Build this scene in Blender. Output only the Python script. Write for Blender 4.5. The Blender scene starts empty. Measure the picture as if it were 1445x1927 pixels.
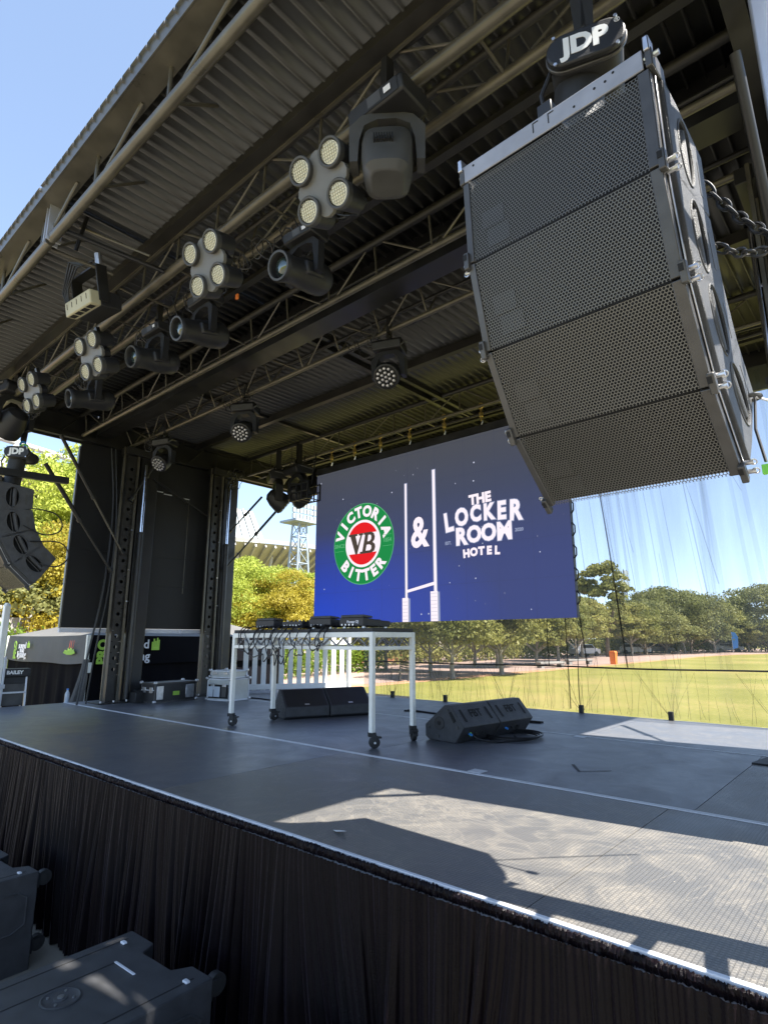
import bpy, bmesh, math, random
import numpy as np
from mathutils import Matrix, Vector
R = math.radians
random.seed(7); rng = np.random.default_rng(7)
S = bpy.context.scene
COL = S.collection

# ---------------------------------------------------------------- camera, sky, sun, exposure
EXPO = 2.1
cam_d = bpy.data.cameras.new('camera'); cam = bpy.data.objects.new('camera', cam_d); COL.objects.link(cam)
cam_d.sensor_fit = 'VERTICAL'; cam_d.sensor_height = 36.0; cam_d.lens = 1100.0/1927.0*36.0
cam_d.clip_end = 2000; cam_d.clip_start = 0.05
CAMZ = 2.15
cam.location = (0, 0, CAMZ)
PITCH = math.atan(240.5/1100.0)
cam.rotation_euler = (R(90)+PITCH, 0, R(41.3))
S.camera = cam

SUN_EL, SUN_AZ = R(57.5), R(8.5)        # azimuth from +X towards +Y
sd = Vector((math.cos(SUN_AZ)*math.cos(SUN_EL), math.sin(SUN_AZ)*math.cos(SUN_EL), math.sin(SUN_EL)))
w = bpy.data.worlds.new('World'); S.world = w; w.use_nodes = True
nt = w.node_tree; nt.nodes.clear()
sky = nt.nodes.new('ShaderNodeTexSky'); sky.sky_type = 'NISHITA'; sky.sun_disc = False
sky.sun_elevation = SUN_EL; sky.sun_rotation = R(81.5); sky.altitude = 1000; sky.air_density = 0.5; sky.dust_density = 0.0; sky.ozone_density = 4.0
bg = nt.nodes.new('ShaderNodeBackground'); bg.inputs['Strength'].default_value = 0.188
wo = nt.nodes.new('ShaderNodeOutputWorld')
gm = nt.nodes.new('ShaderNodeGamma'); gm.inputs['Gamma'].default_value = 0.6   # softer contrast between zenith and horizon
nt.links.new(sky.outputs[0], gm.inputs[0]); nt.links.new(gm.outputs[0], bg.inputs[0]); nt.links.new(bg.outputs[0], wo.inputs[0])
sl = bpy.data.lights.new('sun', 'SUN'); sl.energy = 4.7; sl.angle = R(0.55); sl.color = (1.0, 0.95, 0.87)
so = bpy.data.objects.new('sun', sl); COL.objects.link(so)
so.rotation_euler = sd.to_track_quat('Z', 'Y').to_euler(); so.location = (20, 3, 30)
S.view_settings.view_transform = 'Standard'; S.view_settings.look = 'None'
S.view_settings.exposure = EXPO; S.view_settings.gamma = 1.0; S.view_settings.use_curve_mapping = False
S.render.engine = 'CYCLES'
S.cycles.max_bounces = 7; S.cycles.transparent_max_bounces = 16; S.cycles.diffuse_bounces = 4

# ---------------------------------------------------------------- materials
def lin(c):
    return tuple(((x/255.0)/12.92 if x/255.0 <= .04045 else ((x/255.0+.055)/1.055)**2.4) for x in c)
def newmat(name):
    m = bpy.data.materials.new(name); m.use_nodes = True
    b = m.node_tree.nodes['Principled BSDF']; return m, m.node_tree, b
def mat(name, col, rough=.6, metal=0.0, var=.25, scale=6.0, bump=0.0, bscale=60.0, spec=.5, sheen=0, rvar=0.0, coat=0):
    m, t, b = newmat(name)
    n = t.nodes; l = t.links
    tc = n.new('ShaderNodeTexCoord')
    nz = n.new('ShaderNodeTexNoise'); nz.inputs['Scale'].default_value = scale; nz.inputs['Detail'].default_value = 6
    l.new(tc.outputs['Object'], nz.inputs['Vector'])
    mr = n.new('ShaderNodeMapRange'); mr.inputs['From Min'].default_value = .3; mr.inputs['From Max'].default_value = .7
    mr.inputs['To Min'].default_value = 1-var; mr.inputs['To Max'].default_value = 1+var
    l.new(nz.outputs[0], mr.inputs['Value'])
    mx = n.new('ShaderNodeVectorMath'); mx.operation = 'SCALE'; mx.inputs[0].default_value = col
    l.new(mr.outputs[0], mx.inputs['Scale']); l.new(mx.outputs[0], b.inputs['Base Color'])
    b.inputs['Roughness'].default_value = rough; b.inputs['Metallic'].default_value = metal
    b.inputs['Specular IOR Level'].default_value = spec
    if rvar:
        r2 = n.new('ShaderNodeMapRange'); r2.inputs['From Min'].default_value=.3; r2.inputs['From Max'].default_value=.7
        r2.inputs['To Min'].default_value=rough-rvar; r2.inputs['To Max'].default_value=rough+rvar
        l.new(nz.outputs[0], r2.inputs['Value']); l.new(r2.outputs[0], b.inputs['Roughness'])
    if sheen:
        b.inputs['Sheen Weight'].default_value = sheen; b.inputs['Sheen Tint'].default_value = (1, .82, .95, 1); b.inputs['Sheen Roughness'].default_value = .35
    if coat: b.inputs['Coat Weight'].default_value = coat
    if bump:
        bn = n.new('ShaderNodeTexNoise'); bn.inputs['Scale'].default_value = bscale; bn.inputs['Detail'].default_value = 3
        l.new(tc.outputs['Object'], bn.inputs['Vector'])
        bu = n.new('ShaderNodeBump'); bu.inputs['Strength'].default_value = bump; bu.inputs['Distance'].default_value = .01
        l.new(bn.outputs[0], bu.inputs['Height']); l.new(bu.outputs[0], b.inputs['Normal'])
    return m
def emat(name, srgb, k=1.0):
    m, t, b = newmat(name)
    c = lin(srgb); b.inputs['Base Color'].default_value = (.02, .02, .02, 1); b.inputs['Roughness'].default_value = .6
    b.inputs['Emission Color'].default_value = (*c, 1); b.inputs['Emission Strength'].default_value = k/2**EXPO
    b.inputs['Specular IOR Level'].default_value = .2
    return m

M = {}
M['black_steel'] = mat('black_steel', (.016, .0155, .015), .42, .0, .3, 5, rvar=.1)
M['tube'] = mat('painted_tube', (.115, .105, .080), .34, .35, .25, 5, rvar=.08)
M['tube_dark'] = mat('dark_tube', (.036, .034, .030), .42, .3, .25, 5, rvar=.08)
M['sheet'] = mat('roof_sheet', (.052, .051, .047), .38, .0, .15, 1.5, rvar=.06)
M['plastic'] = mat('black_plastic', (.014, .014, .015), .5, 0, .2, 9, bump=.12, bscale=250)
M['plastic_grey'] = mat('charcoal_plastic', (.055, .054, .050), .5, 0, .2, 6, bump=.08, bscale=250)
M['frame_grey'] = mat('frame_grey_steel', (.30, .31, .34), .45, .2, .12, 9)
M['blinder_grey'] = mat('blinder_grey_paint', (.13, .125, .11), .45, 0, .1, 8)
M['array_paint'] = mat('array_textured_paint', (.06, .061, .063), .5, 0, .2, 12, bump=.6, bscale=260)
M['cabinet'] = mat('textured_black_paint', (.040, .041, .044), .5, 0, .25, 12, bump=.5, bscale=420)
M['rail_steel'] = mat('grey_rigging_steel', (.085, .082, .078), .42, .5, .2, 7)
M['zinc'] = mat('zinc_steel', (.55, .55, .56), .3, .9, .2, 15)
M['chrome'] = mat('chrome_rod', (.75, .76, .8), .12, 1, .05, 4)
M['silver'] = mat('silver_aluminium', (.62, .63, .66), .35, .75, .08, 3)
M['trim'] = mat('aluminium_trim', (.60, .61, .63), .5, .0, .12, 5)
M['whitemetal'] = mat('white_painted_metal', (.78, .78, .72), .4, .1, .08, 6)
M['rubber'] = mat('black_rubber', (.018, .018, .018), .6, 0, .2, 8)
M['cable'] = mat('black_cable', (.014, .014, .015), .45, 0, .2, 8)
M['vinyl'] = mat('black_vinyl', (.010, .010, .0105), .6, 0, .25, 1.2, bump=.3, bscale=3)
M['white_vinyl'] = mat('white_vinyl', (.66, .67, .72), .5, 0, .08, 3)
M['tentlit_grey'] = mat('lit_grey_tent_cloth', (.10, .097, .092), .7, 0, .15, 1.5, bump=.3, bscale=4)  # tent cloth with the skylight on it put into the grey
M['tentblack_shade'] = mat('black_shade_tent_cloth', (.004, .004, .006), .85, 0, .2, 1.5, bump=.3, bscale=4, spec=.08)
M['white'] = mat('white_paint', (.78, .78, .76), .5, 0, .06, 4)
M['fence'] = mat('white_picket_plastic', (.74, .75, .74), .45, 0, .06, 3)
M['green'] = mat('lime_print', (.32, .55, .06), .6, 0, .05, 5)
M['hivis'] = mat('green_tape', (.25, .8, .10), .5, 0, .05, 5)
M['redprint'] = mat('red_print', (.5, .08, .03), .6, 0, .1, 5)
M['orange'] = mat('orange_plastic', (.8, .2, .03), .5, 0, .1, 5)
M['blue'] = mat('blue_plastic', (.05, .25, .7), .4, 0, .1, 5)
M['gold'] = mat('brass_zinc', (.5, .36, .12), .35, .8, .2, 10)
M['cream'] = mat('cream_housing', (.40, .37, .24), .5, 0, .1, 5)
M['lenswarm'] = mat('frosted_lamp', (.93, .90, .74), .35, 0, .12, 60, bump=.6, bscale=90)
M['bark'] = mat('bark', (.16, .125, .09), .9, 0, .35, 4, bump=.6, bscale=10)
M['palebark'] = mat('pale_bark', (.30, .27, .22), .9, 0, .3, 4, bump=.5, bscale=10)
M['wood'] = mat('brown_timber', (.30, .12, .06), .7, 0, .25, 5)
M['towerblue'] = mat('tower_steel', (.26, .31, .36), .5, .1, .1, .3)
M['concrete'] = mat('pale_concrete', (.27, .26, .24), .8, 0, .12, 1)
M['stadium'] = mat('stadium_white', (.36, .35, .33), .6, 0, .06, .05)
M['stadium_glass'] = mat('stadium_panel', (.26, .30, .31), .4, 0, .1, .1)
M['darkgap'] = mat('dark_recess', (.006, .006, .006), .8, 0, .1, 5)
M['case'] = mat('flight_case_laminate', (.02, .02, .02), .45, 0, .2, 8)
M['silvercase'] = mat('silver_case_laminate', (.45, .46, .44), .45, .2, .12, 6)
M['plumb'] = mat('clear_plastic', (.5, .55, .6), .15, 0, .1, 5)

def lensmat():
    m, t, b = newmat('dark_glass_lens'); b.inputs['Base Color'].default_value = (.03, .05, .045, 1)
    b.inputs['Roughness'].default_value = .04; b.inputs['Coat Weight'].default_value = 1; b.inputs['Specular IOR Level'].default_value = .9
    b.inputs['Metallic'].default_value = .35
    return m
M['lens'] = lensmat()

def leafmat(name, c1, c2, rough=.55, tr=.5, sc=.5):
    m = bpy.data.materials.new(name); m.use_nodes = True; t = m.node_tree; n = t.nodes; l = t.links; n.clear()
    out = n.new('ShaderNodeOutputMaterial'); p = n.new('ShaderNodeBsdfPrincipled'); p.inputs['Roughness'].default_value = rough
    p.inputs['Specular IOR Level'].default_value = .3
    tl = n.new('ShaderNodeBsdfTranslucent'); ms = n.new('ShaderNodeMixShader'); ms.inputs[0].default_value = tr
    tc = n.new('ShaderNodeTexCoord'); nz = n.new('ShaderNodeTexNoise'); nz.inputs['Scale'].default_value = sc; nz.inputs['Detail'].default_value = 8
    nz.inputs['Roughness'].default_value = .75
    cr = n.new('ShaderNodeValToRGB'); cr.color_ramp.elements[0].position = .36; cr.color_ramp.elements[1].position = .64
    cr.color_ramp.elements[0].color = (*c1, 1); cr.color_ramp.elements[1].color = (*c2, 1)
    l.new(tc.outputs['Object'], nz.inputs['Vector']); l.new(nz.outputs[0], cr.inputs[0])
    l.new(cr.outputs[0], p.inputs['Base Color']); l.new(cr.outputs[0], tl.inputs['Color'])
    l.new(p.outputs[0], ms.inputs[1]); l.new(tl.outputs[0], ms.inputs[2]); l.new(ms.outputs[0], out.inputs[0])
    return m
M['leaf_yellow'] = leafmat('yellow_green_leaves', (.20, .26, .03), (.50, .54, .10))
M['leaf_gold'] = leafmat('golden_leaves', (.22, .19, .02), (.48, .39, .05))
M['leaf_green'] = leafmat('green_leaves', (.15, .17, .045), (.34, .32, .10))
M['leaf_dark'] = leafmat('dark_leaves', (.11, .13, .045), (.24, .24, .08))
M['leaf_hedge'] = leafmat('hedge_leaves', (.09, .15, .015), (.18, .26, .03), sc=2)

def grass_mat():
    m, t, b = newmat('lawn'); n = t.nodes; l = t.links
    tc = n.new('ShaderNodeTexCoord')
    a = n.new('ShaderNodeTexNoise'); a.inputs['Scale'].default_value = .12; a.inputs['Detail'].default_value = 8; a.inputs['Roughness'].default_value = .65
    c = n.new('ShaderNodeTexNoise'); c.inputs['Scale'].default_value = 7; c.inputs['Detail'].default_value = 6
    l.new(tc.outputs['Object'], a.inputs['Vector']); l.new(tc.outputs['Object'], c.inputs['Vector'])
    ad = n.new('ShaderNodeMath'); ad.operation = 'ADD'; mu = n.new('ShaderNodeMath'); mu.operation = 'MULTIPLY'; mu.inputs[1].default_value = .5
    l.new(c.outputs[0], mu.inputs[0]); l.new(a.outputs[0], ad.inputs[0]); l.new(mu.outputs[0], ad.inputs[1])
    cr = n.new('ShaderNodeValToRGB'); e = cr.color_ramp.elements
    e[0].position = .6; e[0].color = (.14, .14, .024, 1); e[1].position = .9; e[1].color = (.25, .20, .065, 1)
    e2 = e.new(.76); e2.color = (.185, .172, .040, 1)
    l.new(ad.outputs[0], cr.inputs[0]); l.new(cr.outputs[0], b.inputs['Base Color']); b.inputs['Roughness'].default_value = .85
    b.inputs['Specular IOR Level'].default_value = .2
    bu = n.new('ShaderNodeBump'); bu.inputs['Strength'].default_value = .6; bu.inputs['Distance'].default_value = .05
    l.new(c.outputs[0], bu.inputs['Height']); l.new(bu.outputs[0], b.inputs['Normal'])
    return m
M['grass'] = grass_mat()
M['paving'] = mat('pink_paving', (.27, .19, .155), .85, 0, .16, .6)
M['forecourt'] = mat('warm_paving', (.17, .155, .125), .85, 0, .15, .6)
M['dirt'] = mat('dirt_edge', (.36, .20, .10), .9, 0, .2, 1.5)

def deck_mat(name, tread):
    m, t, b = newmat(name); n = t.nodes; l = t.links
    tc = n.new('ShaderNodeTexCoord'); sx = n.new('ShaderNodeSeparateXYZ'); l.new(tc.outputs['Object'], sx.inputs[0])
    nz = n.new('ShaderNodeTexNoise'); nz.inputs['Scale'].default_value = 2.2; nz.inputs['Detail'].default_value = 10; nz.inputs['Roughness'].default_value = .7; nz.inputs['Distortion'].default_value = 1.1
    l.new(tc.outputs['Object'], nz.inputs['Vector'])
    cr = n.new('ShaderNodeValToRGB'); e = cr.color_ramp.elements
    e[0].position = .42; e[0].color = (.088, .094, .108, 1) if not tread else (.095, .093, .090, 1); e[1].position = .75; e[1].color = (.10, .102, .108, 1) if not tread else (.20, .182, .155, 1)
    l.new(nz.outputs[0], cr.inputs[0])
    fl = n.new('ShaderNodeTexVoronoi'); fl.inputs['Scale'].default_value = 14; l.new(tc.outputs['Object'], fl.inputs['Vector'])
    lt = n.new('ShaderNodeMath'); lt.operation = 'LESS_THAN'; lt.inputs[1].default_value = .045; l.new(fl.outputs['Distance'], lt.inputs[0])
    f2 = n.new('ShaderNodeTexNoise'); f2.inputs['Scale'].default_value = 2.1; l.new(tc.outputs['Object'], f2.inputs['Vector'])
    g2 = n.new('ShaderNodeMath'); g2.operation = 'GREATER_THAN'; g2.inputs[1].default_value = .56; l.new(f2.outputs[0], g2.inputs[0])
    mm = n.new('ShaderNodeMath'); mm.operation = 'MULTIPLY'; l.new(lt.outputs[0], mm.inputs[0]); l.new(g2.outputs[0], mm.inputs[1])
    mx = n.new('ShaderNodeMix'); mx.data_type = 'RGBA'; mx.inputs['B'].default_value = (.28, .25, .2, 1)
    l.new(mm.outputs[0], mx.inputs['Factor']); l.new(cr.outputs[0], mx.inputs['A'])
    b.inputs['Specular IOR Level'].default_value = .85
    sw = n.new('ShaderNodeTexNoise'); sw.inputs['Scale'].default_value = 1.9; sw.inputs['Detail'].default_value = 5; sw.inputs['Distortion'].default_value = 2.4
    l.new(tc.outputs['Object'], sw.inputs['Vector'])
    sr = n.new('ShaderNodeValToRGB'); q = sr.color_ramp.elements; q[0].position = .47; q[0].color = (0,0,0,1); q[1].position = .53; q[1].color = (0,0,0,1)
    q2 = q.new(.50); q2.color = (1,1,1,1); l.new(sw.outputs[0], sr.inputs[0])
    gr = n.new('ShaderNodeTexNoise'); gr.inputs['Scale'].default_value = 90; gr.inputs['Detail'].default_value = 2; l.new(tc.outputs['Object'], gr.inputs['Vector'])
    gm_ = n.new('ShaderNodeMath'); gm_.operation = 'MULTIPLY'; l.new(sr.outputs[0], gm_.inputs[0]); l.new(gr.outputs[0], gm_.inputs[1])
    gk = n.new('ShaderNodeMath'); gk.operation = 'MULTIPLY'; gk.inputs[1].default_value = .38 if tread else .2; l.new(gm_.outputs[0], gk.inputs[0])
    mw = n.new('ShaderNodeMix'); mw.data_type = 'RGBA'; mw.inputs['B'].default_value = (.34, .30, .24, 1)
    l.new(gk.outputs[0], mw.inputs['Factor']); l.new(mx.outputs['Result'], mw.inputs['A'])
    col = mw.outputs['Result']
    rr = n.new('ShaderNodeMapRange'); rr.inputs['From Min'].default_value=.35; rr.inputs['From Max'].default_value=.7; rr.inputs['To Min'].default_value=.36; rr.inputs['To Max'].default_value=.5
    l.new(nz.outputs[0], rr.inputs['Value']); l.new(rr.outputs[0], b.inputs['Roughness'])
    if tread:
        P = .017
        def fr(o, off):
            a = n.new('ShaderNodeMath'); a.operation = 'MULTIPLY_ADD'; a.inputs[1].default_value = 1/P; a.inputs[2].default_value = off; l.new(o, a.inputs[0])
            f = n.new('ShaderNodeMath'); f.operation = 'FRACT'; l.new(a.outputs[0], f.inputs[0])
            s = n.new('ShaderNodeMath'); s.operation = 'SUBTRACT'; s.inputs[1].default_value = .5; l.new(f.outputs[0], s.inputs[0])
            c = n.new('ShaderNodeMath'); c.operation = 'ABSOLUTE'; l.new(s.outputs[0], c.inputs[0]); return c.outputs[0]
        mxm = n.new('ShaderNodeMath'); mxm.operation = 'MAXIMUM'; l.new(fr(sx.outputs[0], 0), mxm.inputs[0]); l.new(fr(sx.outputs[1], 0), mxm.inputs[1])
        st = n.new('ShaderNodeMapRange'); st.inputs['From Min'].default_value = .28; st.inputs['From Max'].default_value = .4
        st.inputs['To Min'].default_value = 1; st.inputs['To Max'].default_value = 0; l.new(mxm.outputs[0], st.inputs['Value'])
        bu = n.new('ShaderNodeBump'); bu.inputs['Strength'].default_value = .55; bu.inputs['Distance'].default_value = .003
        l.new(st.outputs[0], bu.inputs['Height']); l.new(bu.outputs[0], b.inputs['Normal'])
        dk = n.new('ShaderNodeMix'); dk.data_type = 'RGBA'; dk.inputs['A'].default_value = (.035, .034, .032, 1)
        ms = n.new('ShaderNodeMapRange'); ms.inputs['To Min'].default_value = .62; ms.inputs['To Max'].default_value = 1; l.new(st.outputs[0], ms.inputs['Value'])
        l.new(ms.outputs[0], dk.inputs['Factor']); l.new(col, dk.inputs['B']); col = dk.outputs['Result']
    l.new(col, b.inputs['Base Color'])
    return m
M['deck'] = deck_mat('deck_rubber_smooth', False); M['deck_tread'] = deck_mat('deck_rubber_tread', True)

def grille_mat(pitch=.0135, hole=.42):
    m, t, b = newmat('hex_grille'); n = t.nodes; l = t.links
    tc = n.new('ShaderNodeTexCoord'); sx = n.new('ShaderNodeSeparateXYZ'); l.new(tc.outputs['Object'], sx.inputs[0])
    def math_(op, a, b_=None, c=None):
        q = n.new('ShaderNodeMath'); q.operation = op
        for i, v in enumerate((a, b_, c)):
            if v is None: continue
            if isinstance(v, (int, float)): q.inputs[i].default_value = v
            else: l.new(v, q.inputs[i])
        return q.outputs[0]
    u = math_('MULTIPLY', sx.outputs[0], 1/pitch); v = math_('MULTIPLY', sx.outputs[2], 1/(pitch*1.732))
    def dd(o):
        a = math_('SUBTRACT', math_('FRACT', math_('ADD', u, o)), .5); c = math_('MULTIPLY', math_('SUBTRACT', math_('FRACT', math_('ADD', v, o)), .5), 1.732)
        return math_('ADD', math_('MULTIPLY', a, a), math_('MULTIPLY', c, c))
    d = math_('SQRT', math_('MINIMUM', dd(0), dd(.5)))
    h = math_('LESS_THAN', d, hole)
    out = n['Material Output']; tr = n.new('ShaderNodeBsdfTransparent'); ms = n.new('ShaderNodeMixShader')
    b.inputs['Base Color'].default_value = (.13, .125, .11, 1); b.inputs['Roughness'].default_value = .45; b.inputs['Metallic'].default_value = .3
    l.new(h, ms.inputs[0]); l.new(b.outputs[0], ms.inputs[1]); l.new(tr.outputs[0], ms.inputs[2]); l.new(ms.outputs[0], out.inputs[0])
    return m
M['grille'] = grille_mat(.0125, .39)

def scrim_mat(name, op, c):
    m = bpy.data.materials.new(name); m.use_nodes = True; t = m.node_tree; n = t.nodes; l = t.links; n.clear()
    out = n.new('ShaderNodeOutputMaterial'); df = n.new('ShaderNodeBsdfDiffuse'); df.inputs[0].default_value = (*c, 1)
    tl = n.new('ShaderNodeBsdfTranslucent'); tl.inputs[0].default_value = (*c, 1)
    m1 = n.new('ShaderNodeMixShader'); m1.inputs[0].default_value = .5; l.new(df.outputs[0], m1.inputs[1]); l.new(tl.outputs[0], m1.inputs[2])
    tr = n.new('ShaderNodeBsdfTransparent'); ms = n.new('ShaderNodeMixShader')
    tc = n.new('ShaderNodeTexCoord'); mp = n.new('ShaderNodeMapping'); mp.inputs['Scale'].default_value = (2.2, 1, .25)
    nz = n.new('ShaderNodeTexNoise'); nz.inputs['Scale'].default_value = 2.0; nz.inputs['Detail'].default_value = 5
    l.new(tc.outputs['Object'], mp.inputs[0]); l.new(mp.outputs[0], nz.inputs['Vector'])
    mr = n.new('ShaderNodeMapRange'); mr.inputs['From Min'].default_value=.3; mr.inputs['From Max'].default_value=.7
    mr.inputs['To Min'].default_value = op*.8; mr.inputs['To Max'].default_value = op*1.2
    l.new(nz.outputs[0], mr.inputs['Value']); l.new(mr.outputs[0], ms.inputs[0])
    l.new(tr.outputs[0], ms.inputs[1]); l.new(m1.outputs[0], ms.inputs[2]); l.new(ms.outputs[0], out.inputs[0])
    return m
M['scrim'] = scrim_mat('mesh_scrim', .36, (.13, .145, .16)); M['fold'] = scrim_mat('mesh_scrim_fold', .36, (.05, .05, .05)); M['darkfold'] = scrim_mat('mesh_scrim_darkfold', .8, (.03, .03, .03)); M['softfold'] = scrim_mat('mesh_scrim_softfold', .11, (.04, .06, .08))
M['skirt'] = mat('black_velvet', (.0026, .0012, .0022), .42, 0, .3, 14, bump=.3, bscale=140, sheen=.11, spec=.12)

# ---------------------------------------------------------------- mesh helpers
class MB:
    def __init__(s, mx=None): s.v = []; s.f = []; s.m = mx or Matrix.Identity(4)
    def add(s, vs, fs):
        o = len(s.v); s.v += [tuple(s.m @ Vector(p)) for p in vs]; s.f += [tuple(i+o for i in f) for f in fs]; return s
    def box(s, a, b):
        x0, y0, z0 = a; x1, y1, z1 = b
        return s.add([(x0,y0,z0),(x1,y0,z0),(x1,y1,z0),(x0,y1,z0),(x0,y0,z1),(x1,y0,z1),(x1,y1,z1),(x0,y1,z1)],
              [(3,2,1,0),(4,5,6,7),(0,1,5,4),(1,2,6,5),(2,3,7,6),(3,0,4,7)])
    def cbox(s, c, d): return s.box([c[i]-d[i]/2 for i in range(3)], [c[i]+d[i]/2 for i in range(3)])
    def cyl(s, p0, p1, r0, r1=None, n=12, cap=True):
        r1 = r0 if r1 is None else r1
        p0 = Vector(p0); p1 = Vector(p1); d = (p1-p0).normalized()
        u = d.orthogonal().normalized(); w_ = d.cross(u); vs = []
        for p, r in ((p0, r0), (p1, r1)):
            for i in range(n):
                a = 2*math.pi*i/n; vs.append(p+(u*math.cos(a)+w_*math.sin(a))*r)
        fs = [(i, (i+1) % n, n+(i+1) % n, n+i) for i in range(n)]
        if cap: fs += [tuple(range(n-1, -1, -1)), tuple(range(n, 2*n))]
        return s.add(vs, fs)
    def bar(s, p0, p1, w_, h, up=(0,0,1)):
        p0 = Vector(p0); p1 = Vector(p1); d = (p1-p0).normalized(); u = d.cross(Vector(up)).normalized(); q = u.cross(d)
        vs = []
        for p in (p0, p1):
            for a, b in ((-1,-1),(1,-1),(1,1),(-1,1)): vs.append(p+u*a*w_/2+q*b*h/2)
        return s.add(vs, [(3,2,1,0),(4,5,6,7),(0,1,5,4),(1,2,6,5),(2,3,7,6),(3,0,4,7)])
    def tube(s, pts, r, n=8, closed=False):
        pts = [Vector(p) for p in pts]; N = len(pts); vs = []; u = None
        for i, p in enumerate(pts):
            if closed: d = pts[(i+1) % N]-pts[i-1]
            else: d = pts[min(i+1, N-1)]-pts[max(i-1, 0)]
            d.normalize()
            if u is None: u = d.orthogonal().normalized()
            else:
                u = (u-d*u.dot(d))
                u = u.normalized() if u.length > 1e-5 else d.orthogonal().normalized()
            w_ = d.cross(u)
            for k in range(n):
                a = 2*math.pi*k/n; vs.append(p+(u*math.cos(a)+w_*math.sin(a))*r)
        fs = []
        for i in range(N if closed else N-1):
            j = (i+1) % N
            for k in range(n): fs.append((i*n+k, i*n+(k+1) % n, j*n+(k+1) % n, j*n+k))
        if not closed: fs += [tuple(range(n-1, -1, -1)), tuple(range((N-1)*n, N*n))]
        return s.add(vs, fs)
    def prism(s, poly, d0, d1, ax='y'):
        n = len(poly)
        def P(a, b, d): return {'y': (a, d, b), 'x': (d, a, b), 'z': (a, b, d)}[ax]
        vs = [P(a, b, d0) for a, b in poly]+[P(a, b, d1) for a, b in poly]
        fs = [(i, (i+1) % n, n+(i+1) % n, n+i) for i in range(n)]+[tuple(range(n-1, -1, -1)), tuple(range(n, 2*n))]
        return s.add(vs, fs)
    def lathe(s, prof, p0, d, n=20, c0=True, c1=True):
        p0 = Vector(p0); d = Vector(d).normalized(); u = d.orthogonal().normalized(); w_ = d.cross(u); vs = []
        for t, r in prof:
            for i in range(n):
                a = 2*math.pi*i/n; vs.append(p0+d*t+(u*math.cos(a)+w_*math.sin(a))*max(r, 1e-4))
        fs = []
        for j in range(len(prof)-1):
            for i in range(n): fs.append((j*n+i, j*n+(i+1) % n, (j+1)*n+(i+1) % n, (j+1)*n+i))
        if c0: fs += [tuple(range(n-1, -1, -1))]
        if c1: fs += [tuple(range((len(prof)-1)*n, len(prof)*n))]
        return s.add(vs, fs)
    def build(s, name, m, parent=None, bevel=0, smooth=True, normals=True):
        me = bpy.data.meshes.new(name); me.from_pydata([tuple(v) for v in s.v], [], s.f)
        if normals:
            bm = bmesh.new(); bm.from_mesh(me); bmesh.ops.recalc_face_normals(bm, faces=bm.faces); bm.to_mesh(me); bm.free()
        me.materials.append(M[m] if isinstance(m, str) else m)
        if smooth:
            me.shade_smooth(); me.set_sharp_from_angle(angle=R(35))
        o = bpy.data.objects.new(name, me); COL.objects.link(o)
        if parent: o.parent = parent
        if bevel:
            b = o.modifiers.new('bevel', 'BEVEL'); b.width = bevel; b.segments = 2; b.limit_method = 'ANGLE'; b.angle_limit = R(40)
        return o
def carve(o, cutters):
    for c in cutters:
        co = c.build('cut', 'darkgap', smooth=False)
        co.data.materials.clear(); co.data.materials.append(M['darkgap'])
        md = o.modifiers.new('b', 'BOOLEAN'); md.operation = 'DIFFERENCE'; md.object = co; md.solver = 'EXACT'
        md.material_mode = 'TRANSFER'
        others = [m for m in o.modifiers if m.type == 'BEVEL']
        for m in others: m.show_viewport = False
        dg = bpy.context.evaluated_depsgraph_get(); dg.update()
        me = bpy.data.meshes.new_from_object(o.evaluated_get(dg)); o.modifiers.remove(md); o.data = me
        for m in others: m.show_viewport = True
        bpy.data.objects.remove(co)
    o.data.set_sharp_from_angle(angle=R(35))
def tag(o, label=None, cat=None, group=None, kind=None):
    if label: o['label'] = label
    if cat: o['category'] = cat
    if group: o['group'] = group
    if kind: o['kind'] = kind
    return o
def empty(name, loc, label, cat, group=None, rot=(0,0,0)):
    o = bpy.data.objects.new(name, None); COL.objects.link(o); o.location = loc; o.rotation_euler = rot
    o.empty_display_size = .1
    return tag(o, label, cat, group)
def kids(o): return [c for c in COL.objects if c.parent == o]
def dup(o, loc=None, rot=None, label=None, parent=None, top=True):
    ch = kids(o); c = o.copy(); COL.objects.link(c)
    if top:
        if loc is not None: c.location = loc
        if rot is not None: c.rotation_euler = rot
        if label: c['label'] = label
    else: c.parent = parent
    for k in ch: dup(k, parent=c, top=False)
    return c
def text_mb(s, size, mx, depth=.004, bold=0.0, align='CENTER'):
    cu = bpy.data.curves.new('t', 'FONT'); cu.body = s; cu.size = size; cu.extrude = depth/2; cu.offset = bold
    cu.align_x = align; cu.align_y = 'CENTER'; cu.resolution_u = 3
    o = bpy.data.objects.new('t', cu); COL.objects.link(o)
    dg = bpy.context.evaluated_depsgraph_get(); dg.update()
    me = bpy.data.meshes.new_from_object(o.evaluated_get(dg))
    vs = [mx @ v.co for v in me.vertices]; fs = [tuple(p.vertices) for p in me.polygons]
    bpy.data.objects.remove(o); bpy.data.meshes.remove(me); bpy.data.curves.remove(cu)
    b = MB(); b.v = [tuple(v) for v in vs]; b.f = fs; return b
def frame(o, x, y):   # matrix with local x,y axes as given (text plane)
    x = Vector(x).normalized(); y = Vector(y).normalized(); z = x.cross(y)
    return Matrix(((x.x,y.x,z.x,o[0]),(x.y,y.y,z.y,o[1]),(x.z,y.z,z.z,o[2]),(0,0,0,1)))
T = Matrix.Translation
def RX(a): return Matrix.Rotation(a, 4, 'X')
def RY(a): return Matrix.Rotation(a, 4, 'Y')
def RZ(a): return Matrix.Rotation(a, 4, 'Z')

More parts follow.
